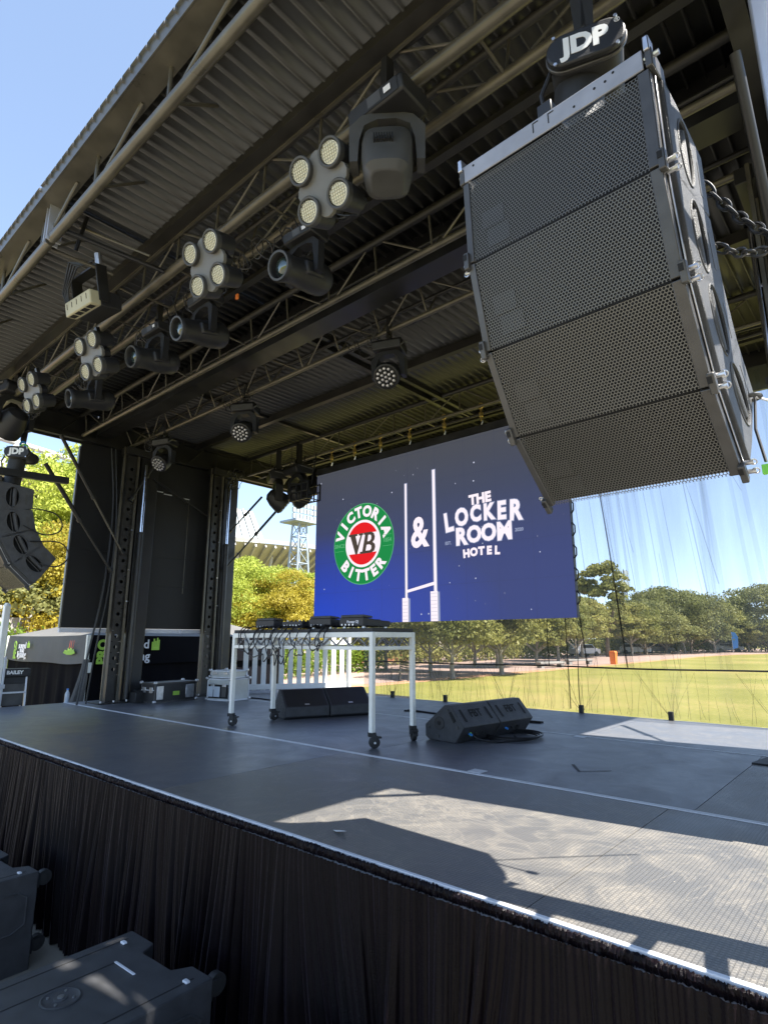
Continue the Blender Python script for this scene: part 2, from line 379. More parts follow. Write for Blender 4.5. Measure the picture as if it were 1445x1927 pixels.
# ================================================================ ground
DZ = 1.2; XL, XR = -9.5, -0.2
g = MB().add([(-600,-300,0),(600,-300,0),(600,800,0),(-600,800,0)], [(0,1,2,3)]).build('lawn', 'grass', smooth=False, normals=False); tag(g, kind='structure')
p_ = [( -20.6,-40),(-20.5,30),(-20.9,60),(-21.6,85),(-20.5,100),(-15,118),(5,128),(60,132),(60,170),(-90,170),(-90,-40)]
MB().add([(x-.0,y,.008) for x, y in p_], [tuple(range(len(p_)))]).build('plaza_paving', 'paving', smooth=False)
tag(COL.objects['plaza_paving'], kind='structure')
tag(MB().add([(-16,-14,.012),(14,-14,.012),(14,7.7,.012),(-16,7.7,.012)], [(0,1,2,3)]).build('forecourt_paving', 'forecourt', smooth=False), kind='structure')
e1 = p_[:8]; vs = [(x,y,.004) for x, y in e1]+[(x+(1.1 if i<5 else .6), y-(0 if i<5 else 1.6), .004) for i, (x, y) in enumerate(e1)]
tag(MB().add(vs, [(i, i+1, 9+i, 8+i) for i in range(7)]).build('dirt_verge', 'dirt', smooth=False), kind='structure')

# ================================================================ stage deck
deck = empty('stage_deck', (-4.8, 5, 0), 'raised stage floor of dark rubber matting with aluminium edge strips', 'stage')
DX0, DX1 = -9.95, .35; Y0, Y1, Y2, Y3 = 2.08, 3.85, 6.0, 7.9
def L(p): return (p[0]+4.8, p[1]-5, p[2])
def dbox(b, a, c): b.box(L(a), L(c)); return b
rows = [(Y0+.035, Y1-.022, [DX0,-9.1,-6.5,-3.8,-1.18,DX1]), (Y1+.022, Y2-.012, [DX0,-8.7,-6.2,-3.7,-1.06,DX1]), (Y2+.012, Y3, [DX0,-7.4,-5.0,-2.6,DX1])]
for ri, (ya, yb, xs) in enumerate(rows):
    for i in range(len(xs)-1):
        b = MB(); dbox(b, (xs[i]+.002, ya, DZ-.05), (xs[i+1]-.002, yb, DZ))
        tread = (ri == 0 and i >= 3) or (ri == 1 and i == 4)
        b.build('deck_panel', 'deck_tread' if tread else 'deck', deck, smooth=False)
dbox(MB(), (DX0, Y1-.02, DZ-.06), (DX1, Y1+.02, DZ+.004)).build('joint_strip', 'trim', deck, smooth=False)
dbox(MB(), (DX0, Y2-.01, DZ-.06), (DX1, Y2+.01, DZ+.004)).build('joint_strip', 'trim', deck, smooth=False)
dbox(MB(), (DX0, Y0+.008, DZ-.10), (DX1, Y0+.030, DZ+.003)).build('edge_strip', 'trim', deck, bevel=.003)
for x, y in ((-2.54, 3.93), (-5.72, 3.91), (-7.5, 3.91), (-2.62, 5.95)):
    dbox(MB(), (x-.05, y-.05, DZ+.001), (x+.09 if x<-2.6 and y<5 else x+.06, y+.05, DZ+.005)).build('hinge_plate', 'trim' if abs(x+2.54)<.2 else 'tube', deck, smooth=False)
b = MB(); dbox(b, (DX0+.05, Y0+.1, .12), (DX1-.05, Y3-.05, DZ-.06)); b.build('understructure', 'darkgap', deck, smooth=False)

# skirt curtain
def skirt():
    nx, nz = 1900, 16; x0, x1 = DX0, DX1; vs = []; fs = []
    rr = np.random.default_rng(3)
    xs = np.linspace(0, x1-x0, nx+1)
    # irregular pleats : cumulative phase
    fr = 1/(.045+.085*rr.random(260)**1.5); ph = np.interp(xs, np.linspace(0, xs[-1], 260), np.cumsum(fr)*xs[-1]/260)
    am = np.interp(xs, np.linspace(0, xs[-1], 190), rr.random(190)**1.3*1.6+.15); sk = np.interp(xs, np.linspace(0, xs[-1], 40), rr.normal(0, .12, 40))
    ph2 = ph*.37+2*np.sin(xs*1.3)
    for j in range(nz+1):
        t = j/nz; z = DZ-.036-t*(DZ-.056)
        sx = sk*t**1.3
        A = .008+.042*min(1, t*1.6)
        y = A*am*(np.abs(np.sin(np.pi*ph+.8*t*np.sin(xs*3)))**.7-.5)*2*.6+ .028*t*np.sin(2*np.pi*ph2+1.5*t)+.004*np.sin(2*np.pi*ph*3.1)
        yy = Y0-.028-.012*t-y
        for i in range(nx+1): vs.append((x0+xs[i]+sx[i], yy[i], z))
    for j in range(nz):
        for i in range(nx): a = j*(nx+1)+i; fs.append((a, a+1, a+nx+2, a+nx+1))
    b = MB(); b.v = vs; b.f = fs
    root = empty('stage_skirt', (0,0,0), 'pleated black velvet skirt hanging from the front edge of the stage to the ground', 'curtain')
    b.build('pleated_cloth', 'skirt', root, normals=False).data.set_sharp_from_angle(angle=R(179))
    # fuzzy gathered heading band
    vs = []; fs = []; n = 2400; xs = np.linspace(x0, x1, n+1)
    prof = [(.0, .002), (.009, -.002), (.012, -.014), (.009, -.028), (.002, -.040)]
    for k, (dy, dz) in enumerate(prof):
        no = rr.normal(0, .0022, n+1)+.002*np.sin(xs*9+k); nz_ = rr.normal(0, .0022, n+1)+.002*np.sin(xs*2.3)
        for i in range(n+1): vs.append((xs[i], Y0-.002-dy-no[i], DZ+dz+nz_[i]-.004))
    for k in range(4):
        for i in range(n): a = k*(n+1)+i; fs.append((a, a+1, a+n+2, a+n+1))
    b = MB(); b.v = vs; b.f = fs; b.build('heading_band', 'skirt', root, normals=False)
skirt()

# ================================================================ roof
roof = empty('stage_roof', (-4.85, 4.8, 5.7), 'black corrugated metal canopy roof over the stage', 'roof')
def LR(p): return Vector(p)-Vector((-4.85, 4.8, 5.7))
ZS = 5.75; PIT = .1105
def sheet(xa, xb, ya, yb, z=ZS):
    prof = []; x = xa; k = 0
    while x < xb:
        prof += [(x, z), (x+.090, z), (x+.093, z-.034), (x+.1065, z-.034)]; x += PIT
    vs = [LR((a, ya, b)) for a, b in prof]+[LR((a, yb, b)) for a, b in prof]; n = len(prof)
    fs = [(i, i+1, n+i+1, n+i) for i in range(n-1)]
    return MB().add(vs, fs)
sh_ = []
for xa, xb in ((XL-.15, -4.86), (-4.78, XR+.05)):
    for ya, yb in ((1.22, 3.72), (3.95, 8.3)):
        o = sheet(xa, xb, ya, yb).build('roof_sheet', 'sheet', roof, normals=False)
        sm = o.modifiers.new('thick', 'SOLIDIFY'); sm.thickness = .003; sm.offset = 1
def rb(name, a, c, m='black_steel', bevel=0):
    return MB().box(LR(a), LR(c)).build(name, m, roof, bevel=bevel)
rb('ridge_cover', (XL, 3.66, ZS+.04), (XR, 4.0, ZS+.06))
rb('joint_cover', (-4.9, 1.25, ZS+.036), (-4.74, 8.3, ZS+.05))
# front fascia: edge angle, lower tube, struts
rb('edge_angle', (XL-.1, 1.235, ZS-.115), (XR+.06, 1.245, ZS-.002), 'tube')
rb('edge_flange', (XL-.1, 1.247, ZS-.113), (XR+.06, 1.40, ZS-.105), 'tube')
for xa, xb in ((XL-.1, -4.84), (-4.80, XR+.05)):
    MB().cyl(LR((xa, 1.36, 5.35)), LR((xb, 1.36, 5.35)), .038, n=16).build('fascia_tube', 'tube', roof)
x = XL+.3; k = 0
while x < XR:
    a, c = ((x, 1.36, 5.37), (x+.0, 1.36, 5.64)) if k % 2 == 0 else ((x-.45, 1.36, 5.37), (x+.15, 1.36, 5.64))
    MB().cyl(LR(a), LR(c), .014, n=8).build('fascia_strut', 'tube', roof)
    if k % 2: MB().cyl(LR((x-.5, 1.37, 5.37)), LR((x-.62, 1.75, 5.74)), .012, n=8).build('fascia_strut', 'tube', roof)
    x += .52; k += 1
# end plates at the centre joint
for sx in (-4.855, -4.79):
    MB().box(LR((sx, 1.31, 5.32)), LR((sx+.012, 1.42, 5.70))).build('joint_plate', 'silver', roof)
MB().cyl(LR((-4.62, 1.36, 5.35)), LR((-4.52, 2.18, 5.35)), .02, n=10).build('cross_tube', 'black_steel', roof)
MB().cyl(LR((-4.95, 1.40, 5.35)), LR((-4.9, 1.9, 5.35)), .016, n=10).build('cross_tube', 'tube', roof)
MB().cyl(LR((-5.0, 1.62, 5.72)), LR((-4.42, 2.0, 5.36)), .011, n=8).build('brace', 'tube', roof)
MB().cyl(LR((-4.82, 1.55, 5.35)), LR((-4.86, 1.62, 5.74)), .016, n=8).build('brace', 'black_steel', roof)
# rails and purlins in X
rb('inner_rail', (XL, 2.10, 5.655), (XR, 2.20, 5.735), 'tube_dark')
rb('rail_lip', (XL, 2.195, 5.64), (XR, 2.215, 5.654), 'tube')
rb('purlin', (XL, 5.50, 5.60), (XR, 5.58, ZS-.044), 'tube_dark')
rb('purlin', (XL, 3.03, 5.66), (XR, 3.10, ZS-.044), 'tube_dark')
rb('purlin', (XL, 7.6, 5.60), (XR, 7.68, ZS-.044), 'tube_dark')
rb('centre_beam', (XL, 3.72, 5.42), (XR, 3.96, ZS+.02), 'black_steel')
for x in (-4.90, -4.72): rb('rafter', (x-.03, 3.98, 5.64), (x+.03, 8.25, ZS-.044), 'black_steel')
for x in (-7.35, -2.45): rb('rafter', (x-.03, 3.98, 5.66), (x+.03, 8.25, ZS-.044), 'black_steel')
# end beams (trussed) along Y
for x in (XL-.05, XR-.02):
    rb('end_beam', (x-.05, 1.3, 5.28), (x+.05, 8.25, 5.36), 'black_steel')
    rb('end_rail', (x-.05, 1.3, 5.66), (x+.05, 8.25, ZS-.044), 'black_steel')
    for k in range(12):
        y = 1.5+k*.56
        MB().cyl(LR((x, y, 5.36)), LR((x, y+(.28 if k % 2 else -.0), 5.67)), .013, n=8).build('end_strut', 'black_steel', roof)
rb('rear_edge', (XL-.1, 8.25, 5.22), (XR+.05, 8.3, ZS+.03), 'black_steel')
for x in (XL-.13, XR+.06):
    rb('gable_panel', (x-.01, 2.25, 5.25), (x+.01, 8.24, ZS+.03), 'black_steel')

def truss(name, chords, planes, label, pitch=.62, xa=XL+.02, xb=XR-.02, rb_=.010, group=None, braces=None):
    """chords: list of (y,z,r,mat) ; planes: index pairs with bracing"""
    root = empty(name, (xa, chords[0][0], chords[0][1]), label, 'truss', group)
    o = Vector((xa, chords[0][0], chords[0][1]))
    for y, z, r, m in chords:
        MB().cyl(Vector((xa, y, z))-o, Vector((xb, y, z))-o, r, n=14).build('chord', m, root)
    for a, b_, st in planes:
        A, B = chords[a], chords[b_]; n = int((xb-xa)/pitch); k = 0
        for i in range(n):
            x = xa+.12+i*pitch
            MB().cyl(Vector((x, A[0], A[1]))-o, Vector((x, B[0], B[1]))-o, rb_, n=7, cap=False).build('brace', 'tube', root)
            if st == 1:
                q = ((x+.06, A[0], A[1]), (x+pitch-.06, B[0], B[1])) if i % 2 else ((x+.06, B[0], B[1]), (x+pitch-.06, A[0], A[1]))
                MB().cyl(Vector(q[0])-o, Vector(q[1])-o, rb_, n=7, cap=False).build('brace', 'tube', root)
    return root
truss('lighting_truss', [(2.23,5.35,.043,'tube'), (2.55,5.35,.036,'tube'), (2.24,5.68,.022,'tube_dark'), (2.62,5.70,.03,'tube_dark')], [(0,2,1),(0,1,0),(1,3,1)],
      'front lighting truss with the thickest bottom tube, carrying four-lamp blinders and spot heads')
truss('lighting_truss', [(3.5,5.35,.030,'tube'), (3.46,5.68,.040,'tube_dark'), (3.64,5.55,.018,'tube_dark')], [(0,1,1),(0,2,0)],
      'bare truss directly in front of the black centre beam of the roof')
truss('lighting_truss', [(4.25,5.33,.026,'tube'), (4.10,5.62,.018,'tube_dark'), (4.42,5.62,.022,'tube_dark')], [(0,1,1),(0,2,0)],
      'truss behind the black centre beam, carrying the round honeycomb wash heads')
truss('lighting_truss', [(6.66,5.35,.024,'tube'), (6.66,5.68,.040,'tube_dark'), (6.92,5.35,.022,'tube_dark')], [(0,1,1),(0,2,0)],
      'rearmost truss holding up the video screen on brass clamps')

# ================================================================ end walls + columns (left one is seen, right one mirrors it)
def end_wall(X, label, s, zb=2.33):
    root = empty('end_wall', (X, 5.0, 3.8), label, 'wall panel')
    def q(a, c, name, m, bevel=0):
        MB().box(Vector(a)-Vector((X,5,3.8)), Vector(c)-Vector((X,5,3.8))).build(name, m, root, bevel=bevel, smooth=False)
    q((X-.02, 3.54, zb), (X+.02, 6.5, 5.27), 'vinyl_panel', 'vinyl')
    q((X-.03, 3.52, 2.26), (X+.03, 5.50, 2.325), 'bottom_rail', 'white_vinyl'); q((X-.03, 5.53, 2.26), (X+.03, 6.52, 2.325), 'bottom_rail', 'white_vinyl')
    q((X-.028, 3.515, 2.326), (X+.028, 3.535, 5.2), 'edge_seam', 'tube')
    for y0, y1, z in ((4.5, 4.98, 4.70), (5.0, 5.15, 4.675), (5.3, 5.5, 4.66)):
        q((X+s*.024, y0, z), (X+s*.032, y1, z+.016), 'seam_tape', 'white_vinyl')
    q((X+s*.024, 5.49, 2.95), (X+s*.030, 5.502, 4.66), 'seam_tape', 'tube')
    for z in (3.55, 3.05): q((X+s*.021, 3.56, z), (X+s*.03, 6.48, z+.02), 'stiffener', 'vinyl')
    return root
end_wall(-9.62, 'black vinyl wall panel with white bottom rail at the left end of the stage', 1)
end_wall(-0.14, 'black wall panel closing the right end of the stage, behind the near array', -1, 1.26)
def column(x, y, label, s=1, ram=True, chrome0=3.87):
    root = empty('roof_column', (x, y, DZ), label, 'column', 'perforated columns carrying the roof')
    H = 5.28-DZ
    def chan(yc, w_, hx, lower):
        b = MB()
        zs0 = lower; n = int((H-zs0-.3)/.17)
        # channel with real round holes: strip of plates with holes cut as octagon rings
        fx = s*.0
        prev = zs0
        for i in range(n):
            zc = zs0+.2+i*.17; r = .028; hw = w_/2; hh = .085
            vs = []; N = 16
            for k in range(N):
                a = 2*math.pi*k/N; vs.append((fx, yc+r*math.cos(a), zc+r*math.sin(a)))
            for k in range(N):
                a = 2*math.pi*k/N; c_, s_ = math.cos(a), math.sin(a); t = 1/max(abs(c_)/hw, abs(s_)/hh)
                vs.append((fx, yc+t*c_, zc+t*s_))
            b.add(vs, [(k, (k+1) % N, N+(k+1) % N, N+k) for k in range(N)])
        z1 = zs0+.2+(n-1)*.17+.085
        b.box((fx-.002, yc-w_/2, 0), (fx+.002, yc+w_/2, zs0+.115)); b.box((fx-.002, yc-w_/2, z1), (fx+.002, yc+w_/2, H))
        for e in (-1, 1): b.box((fx-hx, yc+e*(w_/2)-.003, 0), (fx+.004, yc+e*(w_/2)+.003, H))
        return b
    chan(-.10, .15, .14, .3).build('post', 'tube_dark', root, smooth=False)
    MB().box((.02, -.27, 0), (.05, -.235, H)).build('guide_rail', 'tube', root, bevel=.004)
    MB().box((-.12, .05, 0), (.02, .20, H)).build('post', 'black_steel', root, bevel=.006)
    MB().box((.02, -.03, 0), (.055, .005, H)).build('guide_rail', 'tube', root, bevel=.004)
    MB().box((-.15, .20, 0), (-.05, .40, H)).build('back_channel', 'black_steel', root, bevel=.01)
    b = MB(); b.box((-.25, -.33, 0), (.14, .42, .02)); bp = b.build('base_plate', 'tube_dark', root, bevel=.004)
    for px, py in ((.09, -.28), (.09, -.08), (.09, .12), (.09, .36)):
        MB().cyl((px, py, .02), (px, py, .045), .018, n=6).build('bolt', 'zinc', root)
    ry = .10
    r0 = chrome0-DZ
    rm = MB().cyl((.10, ry, .05), (.10, ry, r0), .045, n=18).build('ram_cylinder', 'black_steel', root)
    MB().cyl((.10, ry, r0), (.10, ry, H-.25), .027, n=16).build('ram_rod', 'chrome', root)
    MB().cyl((.10, ry, r0-.03), (.10, ry, r0+.01), .05, n=18).build('ram_collar', 'rubber', root)
    MB().box((-.12, -.25, H-.12), (.12, .3, H)).build('head_plate', 'black_steel', root, bevel=.005)
    for z in (1.55, 2.7, 3.3, 2.05): MB().cyl((.055, -.02+.04*math.sin(z*9), z), (.075, -.02, z), .012, n=6).build('bolt', 'zinc', root)
    return root
column(-9.36, 4.38, 'front left roof column beside the white floor strip with a chrome lifting rod')
column(-9.36, 6.02, 'rear left roof column behind the silver flight case')
column(-.34, 4.38, 'front right roof column hidden behind the near speaker array', s=-1).scale = (-1, 1, 1)
column(-.34, 6.02, 'rear right roof column near the right end of the stage', s=-1).scale = (-1, 1, 1)
def brace(p0, p1, r, m, label, r2=None):
    root = empty('support_brace', p0, label, 'brace', 'diagonal braces of the roof columns')
    d = Vector(p1)-Vector(p0); mid = d*.52
    MB().cyl((0,0,0), mid, r, n=12).build('outer_tube', 'black_steel', root)
    MB().cyl(mid, d, r*.62, n=10).build('inner_tube', m, root)
    MB().cyl(mid-d.normalized()*.03, mid+d.normalized()*.02, r*1.35, n=12).build('collar', 'tube_dark', root)
    MB().cyl(d-d.normalized()*.05, d+d.normalized()*.03, r*1.2, n=8).build('end_fitting', 'black_steel', root)
brace((-9.3,3.12,5.2), (-9.3,4.22,3.52), .028, 'tube', 'thin diagonal brace from the left end beam to the front left column')
brace((-9.3,2.95,4.72), (-9.3,4.06,3.22), .032, 'tube_dark', 'thick diagonal strut from the far left array to the front left column')
brace((-9.3,6.9,4.93), (-9.3,6.2,4.12), .022, 'tube_dark', 'short diagonal strut above the long one beside the rear left column')
brace((-9.3,7.52,4.98), (-9.3,6.14,3.42), .026, 'tube_dark', 'long diagonal strut from the rear left column, in front of the stadium')
brace((-9.26,4.72,5.3), (-9.28,4.28,4.4), .03, 'black_steel', 'short knee brace at the head of the front left column')
brace((-9.4,4.7,4.85), (-9.4,5.95,4.3), .022, 'black_steel', 'cross brace running between the two left columns')
brace((-.26,3.12,5.2), (-.26,4.2,3.52), .028, 'tube', 'diagonal brace at the right end of the stage, front side')
brace((-.26,7.4,4.9), (-.26,6.2,3.5), .028, 'tube', 'diagonal brace at the right end of the stage, rear side')

# silver mast at the near right corner, a ladder frame (its rungs shade the floor)
mast = empty('corner_mast', (-.052, 2.37, 0), 'silver square mast rising past the right edge beside the near speaker array', 'mast')
MB().box((-.075,-.065,0), (.075,.065,8.2)).build('post', 'silver', mast, bevel=.012)
MB().box((.0,-.42,0), (.06,-.36,8.2)).build('outrigger_post', 'silver', mast, bevel=.008)
MB().box((.055,-1.45,3.4), (.065,-.47,6.6)).build('added_shade_blocker', 'tentblack_shade', mast)  # added out of view, only to keep sun off the big subwoofer
for k in range(19):
    z = .3+k*.42; MB().bar((.03,-.37,z), (.03,-.06,z+(.0 if k % 2 else .12)), .04, .04).build('rung', 'silver', mast)

# ================================================================ video screen
YS = 6.60; SX0, SX1, SZ0, SZ1 = -7.34, -2.84, 2.40, 4.93
def screen():
    root = empty('video_screen', ((SX0+SX1)/2, YS, (SZ0+SZ1)/2), 'lit video wall with a beer logo, white goal posts and a hotel name', 'screen')
    O = Vector(((SX0+SX1)/2, YS, (SZ0+SZ1)/2))
    def l3(x, y, z): return Vector((x, y, z))-O
    MB().box(l3(SX0, YS+.004, SZ0), l3(SX1, YS+.075, SZ1)).build('cabinet', 'plastic', root, bevel=.003)
    MB().box(l3(SX0-.02, YS-.01, SZ1+.004), l3(SX1+.02, YS+.09, SZ1+.11)).build('header_bar', 'black_steel', root)
    # display surface
    m, t, b = newmat('led_display'); n = t.nodes; l = t.links
    tc = n.new('ShaderNodeTexCoord'); sx = n.new('ShaderNodeSeparateXYZ'); l.new(tc.outputs['Object'], sx.inputs[0])
    W, H = SX1-SX0, SZ1-SZ0
    u = n.new('ShaderNodeMapRange'); u.inputs['From Min'].default_value=-W/2; u.inputs['From Max'].default_value=W/2; l.new(sx.outputs[0], u.inputs['Value'])
    v = n.new('ShaderNodeMapRange'); v.inputs['From Min'].default_value=-H/2; v.inputs['From Max'].default_value=H/2; l.new(sx.outputs[2], v.inputs['Value'])
    cr = n.new('ShaderNodeValToRGB'); e = cr.color_ramp.elements
    e[0].position=0; e[0].color=(*lin((52,63,126)),1); e[1].position=1; e[1].color=(*lin((74,77,86)),1)
    q=e.new(.35); q.color=(*lin((50,61,118)),1); q=e.new(.7); q.color=(*lin((60,67,94)),1)
    l.new(v.outputs[0], cr.inputs[0])
    # blue glow in lower left of the displayed picture
    dd = n.new('ShaderNodeCombineXYZ'); l.new(u.outputs[0], dd.inputs[0]); l.new(v.outputs[0], dd.inputs[1])
    ln = n.new('ShaderNodeVectorMath'); ln.operation='LENGTH'
    sc = n.new('ShaderNodeVectorMath'); sc.operation='MULTIPLY'; sc.inputs[1].default_value=(1.05,1.45,1); l.new(dd.outputs[0], sc.inputs[0]); l.new(sc.outputs[0], ln.inputs[0])
    mr = n.new('ShaderNodeMapRange'); mr.inputs['From Min'].default_value=.08; mr.inputs['From Max'].default_value=.85; mr.inputs['To Min'].default_value=.95; mr.inputs['To Max'].default_value=0
    l.new(ln.outputs['Value'], mr.inputs['Value'])
    mx = n.new('ShaderNodeMix'); mx.data_type='RGBA'; mx.inputs['B'].default_value=(*lin((18,66,205)),1)
    l.new(mr.outputs[0], mx.inputs['Factor']); l.new(cr.outputs[0], mx.inputs['A'])
    # stars
    vo = n.new('ShaderNodeTexVoronoi'); vo.inputs['Scale'].default_value=7.5; l.new(tc.outputs['Object'], vo.inputs['Vector'])
    wn = n.new('ShaderNodeSeparateColor'); l.new(vo.outputs['Color'], wn.inputs[0])
    th = n.new('ShaderNodeMath'); th.operation='MULTIPLY'; th.inputs[1].default_value=.09; l.new(wn.outputs[0], th.inputs[0])
    st = n.new('ShaderNodeMath'); st.operation='LESS_THAN'; l.new(vo.outputs['Distance'], st.inputs[0]); l.new(th.outputs[0], st.inputs[1])
    m2 = n.new('ShaderNodeMix'); m2.data_type='RGBA'; m2.inputs['B'].default_value=(*lin((205,210,230)),1)
    l.new(st.outputs[0], m2.inputs['Factor']); l.new(mx.outputs['Result'], m2.inputs['A'])
    # half-metre tiles: very faint seams
    def seam(o, off):
        a = n.new('ShaderNodeMath'); a.operation='MULTIPLY_ADD'; a.inputs[1].default_value=2; a.inputs[2].default_value=off; l.new(o, a.inputs[0])
        f = n.new('ShaderNodeMath'); f.operation='FRACT'; l.new(a.outputs[0], f.inputs[0])
        c = n.new('ShaderNodeMath'); c.operation='LESS_THAN'; c.inputs[1].default_value=.012; l.new(f.outputs[0], c.inputs[0]); return c.outputs[0]
    s1 = n.new('ShaderNodeMath'); s1.operation='MAXIMUM'; l.new(seam(sx.outputs[0], .5), s1.inputs[0]); l.new(seam(sx.outputs[2], .56), s1.inputs[1])
    m3 = n.new('ShaderNodeMix'); m3.data_type='RGBA'; m3.inputs['B'].default_value=(*lin((34,40,80)),1)
    s2 = n.new('ShaderNodeMath'); s2.operation='MULTIPLY'; s2.inputs[1].default_value=.45; l.new(s1.outputs[0], s2.inputs[0])
    l.new(s2.outputs[0], m3.inputs['Factor']); l.new(m2.outputs['Result'], m3.inputs['A'])
    l.new(m3.outputs['Result'], b.inputs['Emission Color']); b.inputs['Emission Strength'].default_value=.93/2**EXPO
    b.inputs['Base Color'].default_value=(.015,.015,.016,1); b.inputs['Roughness'].default_value=.5
    MB().add([l3(SX0,YS,SZ0),l3(SX1,YS,SZ0),l3(SX1,YS,SZ1),l3(SX0,YS,SZ1)], [(0,1,2,3)]).build('display', m, root, normals=False)
    EW = emat('screen_white', (252,240,248), 1.05); EG = emat('screen_green', (8,138,66)); ER = emat('screen_red', (232,10,22)); EK = emat('screen_dark', (72,60,52)); EL = emat('screen_glow', (150,160,190)); EG2 = emat('screen_pale_green', (90,175,120))
    def disc(cx, cz, r0, r1, y, m, name, n=72, z0=None, z1=None, ry=1.0):
        b = MB()
        if r0 > 0:
            vs = []
            for k in range(n):
                a = 2*math.pi*k/n; vs += [l3(cx+r0*math.cos(a), y, cz+r0*ry*math.sin(a)), l3(cx+r1*math.cos(a), y, cz+r1*ry*math.sin(a))]
            b.add(vs, [(2*k, 2*k+1, (2*k+3) % (2*n), (2*k+2) % (2*n)) for k in range(n)])
        else:
            pts = [(r1*math.cos(2*math.pi*k/n), r1*math.sin(2*math.pi*k/n)) for k in range(n)]
            if z0 is not None: pts = [(x_, min(max(z_, z0), z1)) for x_, z_ in pts]
            b.add([l3(cx+x_, y, cz+z_) for x_, z_ in pts], [tuple(range(n))])
        return b.build(name, m, root, smooth=False, normals=False)
    CX, CZ = -6.24, 3.63; RO = .645
    disc(CX, CZ, 0, RO, YS-.002, EG2, 'logo_rim'); disc(CX, CZ, 0, RO-.012, YS-.003, EG, 'logo_disc')
    disc(CX, CZ, 0, .375, YS-.004, EW, 'logo_centre'); disc(CX, CZ, 0, .335, YS-.005, ER, 'logo_red')
    MB().add([l3(CX-.335,YS-.006,CZ-.155),l3(CX+.335,YS-.006,CZ-.155),l3(CX+.335,YS-.006,CZ+.155),l3(CX-.335,YS-.006,CZ+.155)],[(0,1,2,3)]).build('logo_band', EW, root, normals=False)
    # VB in slab letters
    def poly(pts, y, m, name):
        return MB().add([l3(CX+a, y, CZ+c) for a, c in pts], [tuple(range(len(pts)))]).build(name, m, root, smooth=False, normals=False)
    k = .92
    def P(l_): return [(a*k, c*k) for a, c in l_]
    V = [(-.33,.18),(-.12,.18),(-.12,.145),(-.165,.14),(-.115,-.03),(-.05,.14),(-.09,.145),(-.09,.18),(.015,.18),(.015,.145),(-.01,.14),(-.125,-.18),(-.165,-.18),(-.29,.14),(-.33,.145)]
    poly(P(V), YS-.0075, EK, 'logo_letter')
    Bo = [(-.06,-.18),(.20,-.18),(.27,-.15),(.295,-.09),(.285,-.04),(.235,.0),(.275,.035),(.285,.09),(.26,.15),(.20,.18),(.03,.18),(.03,.145),(.06,.14),(-.005,-.14),(-.06,-.145)]
    poly(P(Bo), YS-.0085, EK, 'logo_letter')
    for hole in ([(.135,.13),(.185,.13),(.205,.10),(.20,.055),(.165,.022),(.115,.022)], [(.10,-.035),(.165,-.035),(.205,-.06),(.205,-.105),(.175,-.135),(.075,-.135)]):
        poly(P(hole), YS-.0095, EW, 'letter_counter')
    def arc_text(s, r, a0, a1, size, inward, m, bold=.012, y=YS-.006):
        n = len(s); b = MB()
        for i, ch in enumerate(s):
            a = R(a0+(a1-a0)*i/(n-1)); p = l3(CX+r*math.cos(a), y, CZ+r*math.sin(a))
            yv = Vector((math.cos(a), 0, math.sin(a))); xv = Vector((math.sin(a), 0, -math.cos(a)))
            if inward: yv = -yv; xv = -xv
            tb = text_mb(ch, size, frame(p, xv, yv), .001, bold); b.add(tb.v, tb.f)
        return b.build('logo_text', m, root, smooth=False, normals=False)
    arc_text('VICTORIA', .505, 163, 17, .235, False, EW); arc_text('BITTER', .51, 222, 318, .235, True, EW)
    for x_, s_ in ((-.51,'SINCE'), (.51,'1854')):
        text_mb(s_, .085, frame(l3(CX+x_, YS-.006, CZ), (1,0,0), (0,0,1)), .001, .002).build('logo_text', EG2, root, smooth=False, normals=False)
        for dz in (-.085,.085): MB().box(l3(CX+x_-.09, YS-.007, CZ+dz-.003), l3(CX+x_+.09, YS-.006, CZ+dz+.003)).build('logo_rule', EG2, root)
    # goal posts
    def bar(x0, z0, x1, z1, m, name, y=YS-.004): MB().box(l3(x0, y, z0), l3(x1, y+.001, z1)).build(name, m, root, smooth=False)
    for xc, zt, wd in ((-5.365, 4.44, .016), (-4.845, 4.56, .022)):
        bar(xc-wd-.012, 2.7, xc+wd+.012, zt+.01, EL, 'goal_post_glow', YS-.003); bar(xc-wd, 2.7, xc+wd, zt, EW, 'goal_post')
    for xc, wd, zt in ((-5.385, .055, 2.74), (-4.87, .062, 2.81)):
        bar(xc-wd, SZ0, xc+wd, zt, EW, 'post_pad', YS-.006); bar(xc+wd, SZ0, xc+wd+.035, zt-.01, EL, 'post_pad_side', YS-.006)
        for z in np.arange(SZ0+.03, zt-.02, .05): bar(xc-wd+.01, z, xc+wd-.01, z+.004, EL, 'pad_seam', YS-.008)
    MB().add([l3(-5.36,YS-.005,2.81),l3(-4.85,YS-.005,2.90),l3(-4.85,YS-.005,2.945),l3(-5.36,YS-.005,2.85)],[(0,1,2,3)]).build('crossbar', EW, root, normals=False)
    def txt(s, x, z, size, bold, rot=0, sx_=1.0, m=EW, name='hotel_text', y=YS-.006, sy_=1.0):
        xv = Vector((math.cos(rot), 0, math.sin(rot))); yv = Vector((-math.sin(rot), 0, math.cos(rot)))
        mx_ = frame(l3(x, y, z), xv, yv) @ Matrix.Diagonal((sx_, sy_, 1, 1))
        text_mb(s, size, mx_, .001, bold).build(name, m, root, smooth=False, normals=False)
    txt('&', -5.115, 3.655, .62, .018, sx_=.78)
    txt('THE', -4.08, 4.005, .185, .010, rot=.03)
    # LOCKER: big arched word, letters tallest at the ends
    xs = [-4.60,-4.38,-4.155,-3.955,-3.76,-3.56]; zz = [3.735,3.785,3.805,3.80,3.79,3.765]; szs = [.37,.33,.30,.30,.33,.37]; rr_ = [.22,.12,.05,-.02,-.05,-.10]
